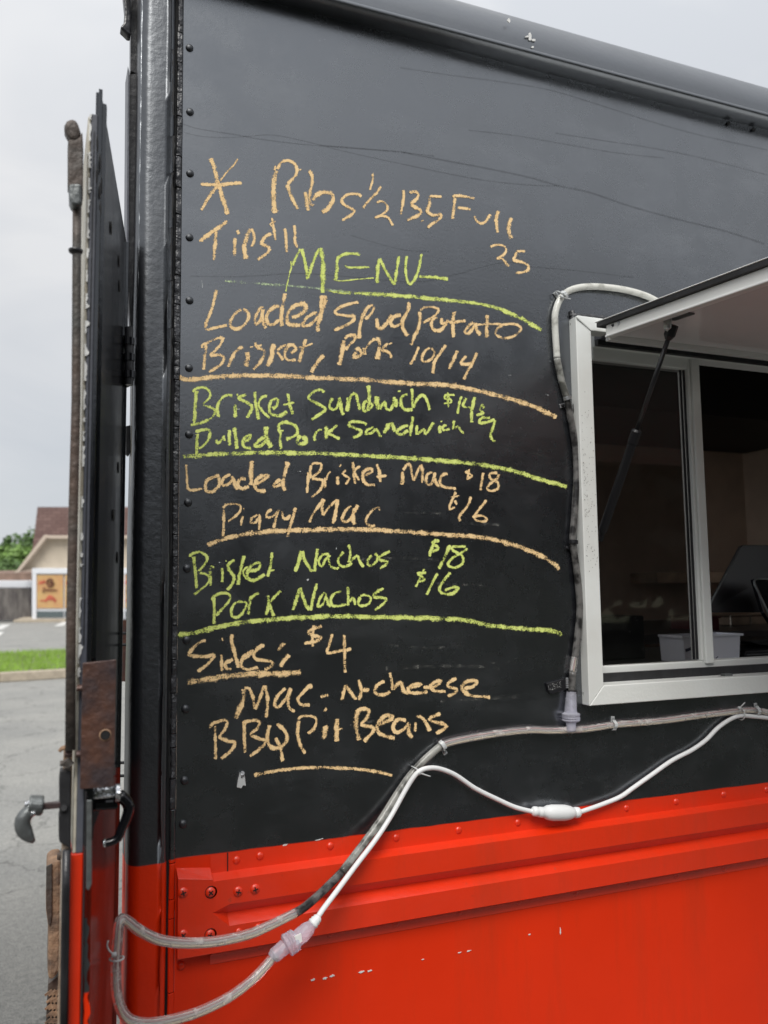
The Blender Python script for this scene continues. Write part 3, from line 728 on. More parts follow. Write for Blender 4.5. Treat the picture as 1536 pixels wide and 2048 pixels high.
for k in range(90):
    x_ = random.gauss(1290, 50); y_ = random.gauss(1130, 110)
    if not (1212 < x_ < 1372 and 760 < y_ < 1310): continue
    r_ = random.uniform(.0003, .0010); c = P(x_, y_, GY-.0006)
    q.prism([c+Vector((-r_, 0, 0)), c+Vector((r_*.6, 0, -r_*.8)), c+Vector((r_*.5, 0, r_*1.1))], (0, -.0002, 0))
q.obj('dried_drops', 'chalk_dust', frame, kind='stuff')
# mitre line and latch
for a, b in (((1184, 1407), (1207, 1373)), ((1153, 637), (1181, 661))):
    q = MB(); A, B_ = P(*a, FR-.0009), P(*b, FR-.0009); n_ = Vector((.0004, 0, .0004)); q.add([A-n_, A+n_, B_+n_, B_-n_], [(0, 1, 2, 3)]); q.obj('mitre_line', 'crack', frame)
q = MB()
q.prism([P(1429, 1353, FR+.03), P(1443, 1351, FR+.03), P(1443, 1356, FR+.03), P(1429, 1357, FR+.03)], (0, -.008, 0))
q.prism([P(1441, 1347, FR+.03), P(1457, 1346, FR+.03), P(1457, 1354, FR+.03), P(1441, 1355, FR+.03)], (0, -.012, 0))
q.obj('latch', 'grey_metal', frame, bevel=.0008)
# grey caulk bead down the outside of the frame
random.seed(21); q = MB(); pts = []; rs = []
for k in range(60):
    y = 622+k*13.4; xx = 1145+ (y-634)*.0352+random.uniform(-1, 1); pts.append(P(xx, y, D-.003)); rs.append(random.uniform(.0035, .0062))
q.tube(pts, rs, 8); 
q.tube([P(1141+i*9, 629+random.uniform(-2, 2)+i*.9, D-.004) for i in range(11)], [random.uniform(.003, .006) for i in range(11)], 7)
q.obj('caulk_bead', 'caulk', frame, smooth=True)

# ------------------------------------------------------------------ hinged hatch over the window
XH = P(1187, 648, FR-.01).x
H0 = P(1186, 644, FR-.012)                               # hinge corner, upper skin
E1 = PX(1536, 513, XH)                                    # a point of the raised left edge
dirh = Vector((0, E1.y-H0.y, E1.z-H0.z)).normalized()
LH = .80; nrm = Vector((0, dirh.z, -dirh.y)) 
if nrm.z > 0: nrm = -nrm
def HP(s, x, t): return Vector((x, H0.y, H0.z))+dirh*s+nrm*t
hatch = None
def slab(name, s0, s1, x0, x1, t0, t1, m, parent, bev=.001):
    q = MB(); a = [HP(s0, x0, t0), HP(s1, x0, t0), HP(s1, x0, t1), HP(s0, x0, t1)]; q.prism(a, (x1-x0, 0, 0)); return q.obj(name, m, parent, bevel=bev)
XHR = XH+1.7
hatch = slab('hatch', 0, LH, XH, XHR, 0, .002, 'hatch_white', truck)
slab('hatch_skin', .006, LH, XH+.001, XHR, .0024, .012, 'black_matte', hatch)
slab('hatch_rim', .030, LH, XH+.006, XH+.020, .0124, .036, 'hatch_white', hatch)
slab('hatch_rim', .030, LH, XH+.003, XH+.0058, .032, .036, 'hatch_white', hatch)
slab('hatch_rim', LH-.02, LH-.001, XH+.021, XHR, .0124, .036, 'hatch_white', hatch)
slab('hatch_underside', .012, LH-.021, XH+.021, XHR, .0124, .024, 'hatch_under', hatch)
slab('hatch_channel', -.004, .011, XH+.03, XHR, .004, .034, 'hatch_white', hatch)
for px, py, r in ((1226, 650.5, .0028), (1237.5, 646, .0034)):
    L = PX(px, py, XH+.0055); q = MB(); q.tube([L, L+Vector((-.003, 0, 0))], [r, r*.6], 10); q.obj('rivet', 'zinc' if r > .003 else 'crack', hatch)

# ------------------------------------------------------------------ gas strut
XG = P(1206, 1060, D-.0).x+.012
b0 = PX(1201, 1082, XG); b1 = PX(1205, 1062, XG); m0 = PX(1273, 862, XG); m1 = PX(1281, 838, XG); t0_ = PX(1337, 676, XG); t1_ = PX(1346, 650, XG)
q = MB(); q.tube([b0, b1], [.0045, .0062], 12); q.tube([b1, m0-(m0-b1)*.12, ], .0088, 16); q.tube([m0-(m0-b1)*.115, m0], .0096, 16); q.tube([m0, m0+(t0_-m0)*.02], [.0096, .006], 16)
strut = q.obj('gas_strut', 'black_plastic', truck, smooth=False)
q = MB(); q.tube([m0, t0_], .0043, 12); q.obj('strut_rod', 'black_metal', strut, smooth=True)
q = MB(); q.tube([t0_-(t0_-m0)*.02, t0_+(t1_-t0_)*.2, t1_], [.0055, .0105, .0105], 6); q.obj('rod_end', 'black_plastic', strut, bevel=.001)
tb = t1_+Vector((-.012, 0, 0)); q = MB()
q.prism([PX(1325, 632, XG-.010), PX(1343, 626, XG-.010), PX(1341, 655, XG-.010), PX(1334, 663, XG-.010), PX(1327, 659, XG-.010)], (.0022, 0, 0)); q.obj('strut_bracket', 'zinc', strut, bevel=.0006)
q = MB(); L = PX(1333, 654, XG-.0125); q.tube([L+Vector((.001, 0, 0)), L+Vector((-.003, 0, 0))], [.006, .0045], 12); q.obj('pivot_pin', 'zinc', strut)
sa = ((t1_-Vector((XG, H0.y, H0.z))).dot(dirh))
slab('strut_foot', sa-.02, sa+.03, XG-.011, XG+.022, .0245, .0275, 'grey_metal', strut)

# ------------------------------------------------------------------ open rear door, swung right round towards the viewer
YN = .97; YH = D+.02
# near edge distance that makes the door top level
for k in range(60):
    zf = P(248, 490, YH).z; zn = P(186, 182, YN).z; YN *= (zf-1.5)/(zn-1.5)
ZD1 = P(248, 490, YH).z; ZD0 = .50
xn = P(187, 1000, YN).x; xf = P(246, 1000, YH).x
def dn(px, y=1000, dY=0.0): return P(px, y, YN+dY).x
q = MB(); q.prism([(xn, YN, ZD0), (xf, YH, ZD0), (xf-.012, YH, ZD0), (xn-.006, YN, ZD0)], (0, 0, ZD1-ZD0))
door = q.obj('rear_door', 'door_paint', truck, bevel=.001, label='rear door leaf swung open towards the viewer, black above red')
# folded outer lip of the skin
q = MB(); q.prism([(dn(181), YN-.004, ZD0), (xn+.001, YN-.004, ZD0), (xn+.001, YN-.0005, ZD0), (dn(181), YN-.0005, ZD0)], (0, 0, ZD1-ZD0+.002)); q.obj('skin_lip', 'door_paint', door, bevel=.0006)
zt_f = P(172, 226, YN).z
def strip(name, x0, x1, z0, z1, m, d0=0.0, d1=.02, b=.0008, par=None):
    q = MB(); q.prism([(x0, YN+d0, z0), (x1, YN+d0, z0), (x1, YN+d1, z0), (x0, YN+d1, z0)], (0, 0, z1-z0)); return q.obj(name, m, par or door, bevel=b)
ZDS = P(163, 1705, YN).z
strip('door_edge', dn(166.5), dn(180), ZDS, zt_f, 'grey_primer', -.001, .30)
strip('door_edge', dn(157), dn(180), ZD0, ZDS-.0005, 'red_rail', -.001, .28)
strip('door_inner_edge', dn(160), dn(166.3), ZDS, zt_f-.003, 'cream', .001, .30)
strip('door_inner_edge', dn(139), dn(156.7), ZD0, P(150, 1500, YN).z, 'cream_rust', .006, .012)
strip('door_channel', dn(172), dn(174.5), P(172, 1290, YN).z, zt_f-.02, 'black_metal', -.002, -.0011)
# peeled white flakes along the edge
random.seed(14)
y = 228
while y < 1420:
    hgt = random.uniform(6, 42)
    if random.random() < .72:
        pts = [(0, y)]; nS = 6
        for k in range(nS+1): pts.append((3.0+random.uniform(-1.4, 2.6)*(1 if random.random() < .8 else 2.2), y+hgt*k/nS))
        pts.append((0, y+hgt))
        q = MB(); q.prism([(dn(162.5)+a*YN/F, YN-.0025, P(165, b, YN).z) for a, b in pts], (0, .0012, 0)); q.obj('paint_flake', 'flake_white', door)
    y += hgt+random.uniform(2, 26)
for x, y_, r in ((175, 308, 2), (180, 324, 3), (179, 383, 2.5), (178, 402, 2)):
    q = MB(); q.prism([P(x+r*math.cos(a)*random.uniform(.6, 1.2), y_+r*1.2*math.sin(a)*random.uniform(.6, 1.2), YN-.0015) for a in [k*.9 for k in range(7)]], (0, .0012, 0)); q.obj('paint_flake', 'flake_white', door)
# second fold and bolt holes on the outer face
dv = Vector((xf-xn, YH-YN, 0)); dvn = dv.normalized(); dno = Vector((dvn.y, -dvn.x, 0))
def face(s, z, o=0.0): return Vector((xn, YN, z))+dv*s+dno*o
for sx in (.045, .955):
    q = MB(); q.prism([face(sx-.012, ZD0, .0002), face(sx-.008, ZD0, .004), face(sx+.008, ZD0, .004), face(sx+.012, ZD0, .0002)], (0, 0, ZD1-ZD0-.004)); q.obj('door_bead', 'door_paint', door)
for px, py in ((193, 287), (198, 322), (192, 350), (198, 380), (202, 372), (199, 417), (221, 456), (237, 522), (238, 572), (197, 640), (199, 622), (236, 935), (234, 1115), (226, 1030)):
    d = ray(px, py); # meet the door face plane
    tt = ((Vector((xn, YN, 0))-CAM).dot(dno))/d.dot(dno); L = CAM+d*tt+dno*.0006
    q = MB(); q.tube([L, L+dno*.0006], .0085, 12); q.obj('bolt_hole', 'crack', door)
# rusty latch guard plate on the closing edge
def plate(pts, m, Y, th, name, par, bev=.001, **k):
    q = MB(); q.prism([P(x, y, Y) for x, y in pts], (0, th, 0)); return q.obj(name, m, par, bevel=bev, **k)
gp = plate([(165.5, 1326), (232.5, 1319), (233, 1320.5), (228, 1571), (226, 1574), (160, 1579)], 'rust', YN-.012, .004, 'guard_plate', door, .0015, label='rusty brown steel guard plate with one hole')
q = MB(); L = P(210.5, 1470, YN-.0122); q.tube([L, L+Vector((0, -.0003, 0))], .0046, 20); q.obj('hole', 'crack', gp)
q = MB(); q.tube([L+Vector((0, .0, 0)), L+Vector((0, -.0012, 0))], [.0062, .0050], 20, cap=False); q.obj('hole_rim', 'rust_light', gp)
for x0, y0 in ((153, 1376), (152, 1508)):
    a, b = P(x0, y0, YN-.008), P(x0+12, y0, YN-.008); q = MB(); q.tube([a, b], .0034, 8); q.obj('bolt', 'rust', gp)
# vertical lock rod with its top latch and collar
rod = [P(154, 400, YN-.01), P(153.5, 500, YN-.01), P(152, 800, YN-.01), P(147, 1000, YN-.01), P(142, 1240, YN-.01), P(140.5, 1500, YN-.01)]
q = MB(); q.tube(rod, [.0046, .0046, .0047, .0049, .0050, .0052], 14); lr = q.obj('lock_rod', 'rust_pipe', door, smooth=True)
q = MB(); q.tube([P(151.5, 496, YN-.01), P(151.5, 500, YN-.01), P(151.5, 505, YN-.01), P(151.5, 510, YN-.01)], [.004, .0078, .0072, .003], 14); q.obj('collar', 'black_metal', lr, smooth=True)
plate([(136, 279), (158, 274), (165, 262), (167, 300), (166, 395), (160, 410), (136, 368)], 'rust_pipe', YN-.02, .02, 'latch_block', lr, .002)
plate([(138, 366), (164, 366), (164, 404), (158, 412), (145, 410), (139, 396)], 'grey_metal', YN-.024, .022, 'latch_socket', lr, .003)
plate([(129, 248), (134, 239), (143, 236), (154, 238), (158, 250), (162, 262), (158, 276), (144, 280), (135, 268), (130, 258)], 'rust_pipe', YN-.022, .018, 'latch_knob', lr, .004)
# lower rod
rod2 = [P(133, 1700, YN-.01), P(131.5, 1800, YN-.01), P(130, 1900, YN-.01), P(128, 2060, YN-.01)]
q = MB(); q.tube(rod2, .0042, 12); q.obj('lower_rod', 'black_metal', door, smooth=True)
# inside latch box, bolts and lever handle
lb = plate([(121, 1541), (142, 1541), (142, 1700), (131, 1691), (120, 1686), (118, 1680), (117.5, 1633), (119, 1631), (118.5, 1560)], 'black_matte', YN-.004, .02, 'latch_box', door, .0015)
q = MB(); q.tube([P(128, 1616, YN-.004), P(128, 1616, YN-.008)], [.0045, .003], 12); q.obj('bolt', 'black_matte', lb)
for (xa, ya, xb, yb, r, mm) in ((129, 1508, 144, 1508, .0034, 'rust'), (120, 1527, 138, 1526, .0030, 'rust_pipe'), (131, 1520, 140, 1532, .0048, 'rust_pipe')):
    q = MB(); q.tube([P(xa, ya, YN-.006), P(xb, yb, YN-.006)], r, 8); q.obj('bolt', mm, lb)
q = MB(); q.tube([P(*a, YN-.008) for a in ((118, 1503), (124, 1497), (133, 1494), (142, 1497))], [.0016, .0024, .0026, .002], 8); q.obj('wire_loop', 'rust_light', lb, smooth=True)
q = MB(); q.tube([P(*a, YN-.008) for a in ((129, 1537), (134, 1533), (140, 1538))], .0018, 8); q.obj('wire_loop', 'rust_pipe', lb, smooth=True)
lvY = YN+.0
q = MB(); q.box((P(83, 1611, lvY).x, lvY-.004, P(100, 1617, lvY).z), (P(121, 1611, lvY).x, lvY+.004, P(100, 1605, lvY).z)); shaft = q.obj('handle_shaft', 'rust', door, bevel=.0006)
q = MB(); q.tube([P(57, 1610, lvY), P(86, 1611, lvY)], [.0098, .0100], 20); q.tube([P(72, 1618, lvY), P(70, 1628, lvY)], .0075, 12); q.obj('lever_hub', 'grey_metal', shaft, smooth=False, bevel=.0015)
q = MB(); q.tube([P(49.5, 1610, lvY), P(57, 1610, lvY)], [.0035, .0042], 6); q.tube([P(62, 1627, lvY-.008), P(70, 1626, lvY-.008)], .0028, 6); q.obj('set_screw', 'chrome', shaft)
lev = smooth([tuple(P(x, y, lvY-.002)) for x, y in ((66, 1618), (54, 1627), (46, 1639), (46, 1655), (55, 1671), (68, 1684))], .004)
nn = len(lev); q = MB(); q.tube(lev, [(.0062+.0016*math.sin(math.pi*k/nn))*(1 if k < nn-3 else (.85, .6, .3)[k-(nn-3)]) for k in range(nn)], 14); q.obj('lever_handle', 'grey_metal', shaft, smooth=True)
# outer D handle below the plate
hb = plate([(184, 1578), (229, 1571), (231, 1596), (184, 1601)], 'chrome', YN+.03, .035, 'handle_base', door, .003)
q = MB(); q.tube([P(229, 1586, YN+.03), P(240, 1585, YN+.03)], [.0095, .0095], 18); q.obj('handle_collar', 'chrome', hb, bevel=.001)
plate([(185, 1601.5), (230, 1598), (236, 1606), (237, 1620), (208, 1622), (186, 1623)], 'gloss_black', YN+.032, .03, 'handle_escutcheon', hb, .003)
dh = smooth([tuple(P(x, y, YN+.035)) for x, y in ((238, 1590), (250, 1600), (258, 1615), (252, 1638), (243, 1658), (236, 1676), (222, 1684), (207, 1687))], .004)
nn = len(dh); q = MB(); q.tube(dh, [.0068-.0028*k/nn for k in range(nn)], 14); q.obj('pull_handle', 'gloss_black', hb, smooth=True)
q = MB(); q.tube([P(203, 1687, YN+.034), P(211, 1686, YN+.034)], [.003, .005], 10); q.obj('handle_tip', 'chrome', hb, smooth=True)
# black and white weather strips below the handle
strip('weather_strip', dn(181), dn(184), ZD0, P(165, 1580, YN).z, 'black_matte', -.010, -.0045)
plate([(173, 1600), (184, 1600), (184, 1768), (178, 1782), (172, 1778)], 'grey_metal', YN-.013, .002, 'edge_guard', door, .001)
random.seed(31)
Lp, Rp = [], []
y_ = 1836
while y_ < 2060:
    Lp.append(P(167+random.uniform(-1.5, 2), y_, YN-.006)); Rp.append(P(177+random.uniform(-4, 4), y_, YN-.006)); y_ += random.uniform(7, 17)
q = MB()
for k in range(len(Lp)-1): q.add([Lp[k], Rp[k], Rp[k+1], Lp[k+1]], [(0, 1, 2, 3)])
q.obj('torn_edge', 'rail_paint', door, bevel=0)

# hinge, seen through the gap, and the jamb behind it
hY = D+.012
hg = plate([(226, 652), (240, 648), (250, 672), (262, 668), (268, 690), (268, 762), (256, 768), (246, 762), (246, 735), (240, 700), (228, 690)], 'black_metal', hY-.03, .03, 'hinge', truck, .002)
q = MB(); q.tube([P(258, 655, hY-.035), P(258, 770, hY-.035)], .0065, 14); q.obj('hinge_pin', 'black_metal', hg)
for y_ in (676, 708, 742):
    q = MB(); q.tube([P(258, y_, hY-.035), P(258, y_+14, hY-.035)], .0082, 14); q.obj('hinge_knuckle', 'gloss_black', hg)
jY = D+.05
q = MB(); q.prism([P(257, 150, jY), P(277, 146, jY), P(272, 900, jY), P(262, 690, jY), P(255.5, 500, jY)], (0, .03, 0)); q.obj('door_channel', 'black_metal', truck)
q = MB(); q.prism([P(256, 132, jY-.01), P(259, 146, jY-.01), P(255.6, 680, jY-.01), (P(253.2, 500, jY-.01))], (0, .05, 0)); q.obj('channel_lip', 'grey_primer', truck)
q = MB(); q.prism([P(262, -30, jY), P(275, -30, jY), P(273, 146, jY), P(261, 142, jY)], (0, .02, 0)); q.obj('corner_channel', 'black_metal', truck)
q = MB(); q.prism([P(275.5, -30, jY-.004), P(284, -30, jY-.004), P(281, 146, jY-.004), P(273.5, 146, jY-.004)], (0, .004, 0)); q.obj('jamb_strip', 'cream', truck)
q = MB(); q.prism([P(264, 760, D+.03), P(273, 500, D+.03), P(279, 146, D+.03), P(290, 146, D+.03), P(278, 1240, D+.03), P(258.5, 1240, D+.03)], (0, .004, 0)); q.obj('jamb_strip', 'cream', truck)
q = MB(); q.prism([P(256.5, 1420, D+.034), P(280, 1410, D+.034), P(276, 2060, D+.034), P(251, 2060, D+.034), P(247, 1770, D+.034)], (0, .004, 0)); q.obj('jamb_strip', 'red_screw', truck, label='orange-red rear jamb strip')
# lumpy sealant down the outer edge of the post
random.seed(8); q = MB(); pts, rs = [], []
for k in range(170):
    y_ = -20+k*12.4; xx = 285.5-(y_)*.0126; pts.append(P(xx+random.uniform(-.7, .7), y_, D-.002)); rs.append(random.uniform(.0022, .0042))
q.tube(pts, rs, 7); q.obj('edge_sealant', 'rail_paint', truck, smooth=True)
plate([(252, 852), (261, 850), (261, 905), (257, 912), (252, 908)], 'black_matte', D+.045, .01, 'stop_block', truck)
for y_ in (1267, 1290):
    q = MB(); q.tube([P(219, y_, YH-.02), P(252, y_-.5, YH-.02)], .0022, 8); q.obj('hinge_bolt', 'black_metal', door)
for y_ in (1526, 1552):
    q = MB(); q.tube([P(232, y_, YH-.02), P(248, y_-.5, YH-.02)], .0022, 8); q.obj('hinge_bolt', 'black_metal', door)
# second door leaf, far side, only its edge shows in the gap
YQ = 2.0
q = MB(); q.prism([P(240, 1241, YQ), P(259, 1240, YQ), P(259, 1363, YQ), P(240, 1363, YQ)], (0, .004, 0)); fp = q.obj('guard_plate', 'rust', truck, label='second rusty guard plate, glimpsed through the hinge gap')
# torn vinyl hanging at the top corner
q = MB(); q.prism([P(246, -20, jY-.02), P(262, -20, jY-.02), P(262, 70, jY-.02), (P(255, 68, jY-.02)), P(247, 60, jY-.02), P(240, 54, jY-.02), P(248, 44, jY-.02), P(250, 20, jY-.02)], (0, .02, 0)); q.obj('torn_vinyl', 'vinyl', truck, bevel=.003)

# rear step bracket hanging behind the door
sY = 1.75
bx = plate([(94, 1731), (105, 1724), (122, 1721), (123, 1740), (122, 1935), (112, 1955), (98, 1963), (95, 1940), (97, 1860), (92, 1822), (93, 1770)], 'rust_light', sY, .09, 'rear_step', truck, .006, label='rusty bent step bracket behind the open door')
plate([(92.5, 1733), (104, 1727), (104, 1830), (101, 1850), (97, 1850), (92, 1815)], 'rust_pipe', sY-.004, .0035, 'step_web', bx, .001)
q = MB(); q.prism([P(97, 1968, sY+.02), P(125, 1945, sY+.02), P(125, 2110, sY+.02), P(88, 2110, sY+.02)], (0, .03, 0)); tr = q.obj('tread_plate', 'rust_pipe', bx)
q = MB()
for j in range(9):
    for i in range(4):
        c = P(97+i*7+(j % 2)*3, 1985+j*14, sY+.018); u = Vector((.006, 0, .004)); v = Vector((-.0012, 0, .0018))
        q.prism([c-u-v, c+u-v, c+u+v, c-u+v], (0, -.0015, 0))
q.obj('tread_bars', 'rust_light', tr, kind='stuff')
q = MB(); q.tube([P(*a, sY-.3) for a in ((118, 1719), (120, 1711), (126, 1708), (135, 1706))], [.003, .005, .006, .005], 8); q.obj('pivot_bolt', 'rust_pipe', bx, smooth=True)
q = MB(); q.tube([P(132, 1697, YN+.01), P(132, 1712, YN+.01)], .0055, 10); q.obj('bolt', 'black_metal', door)

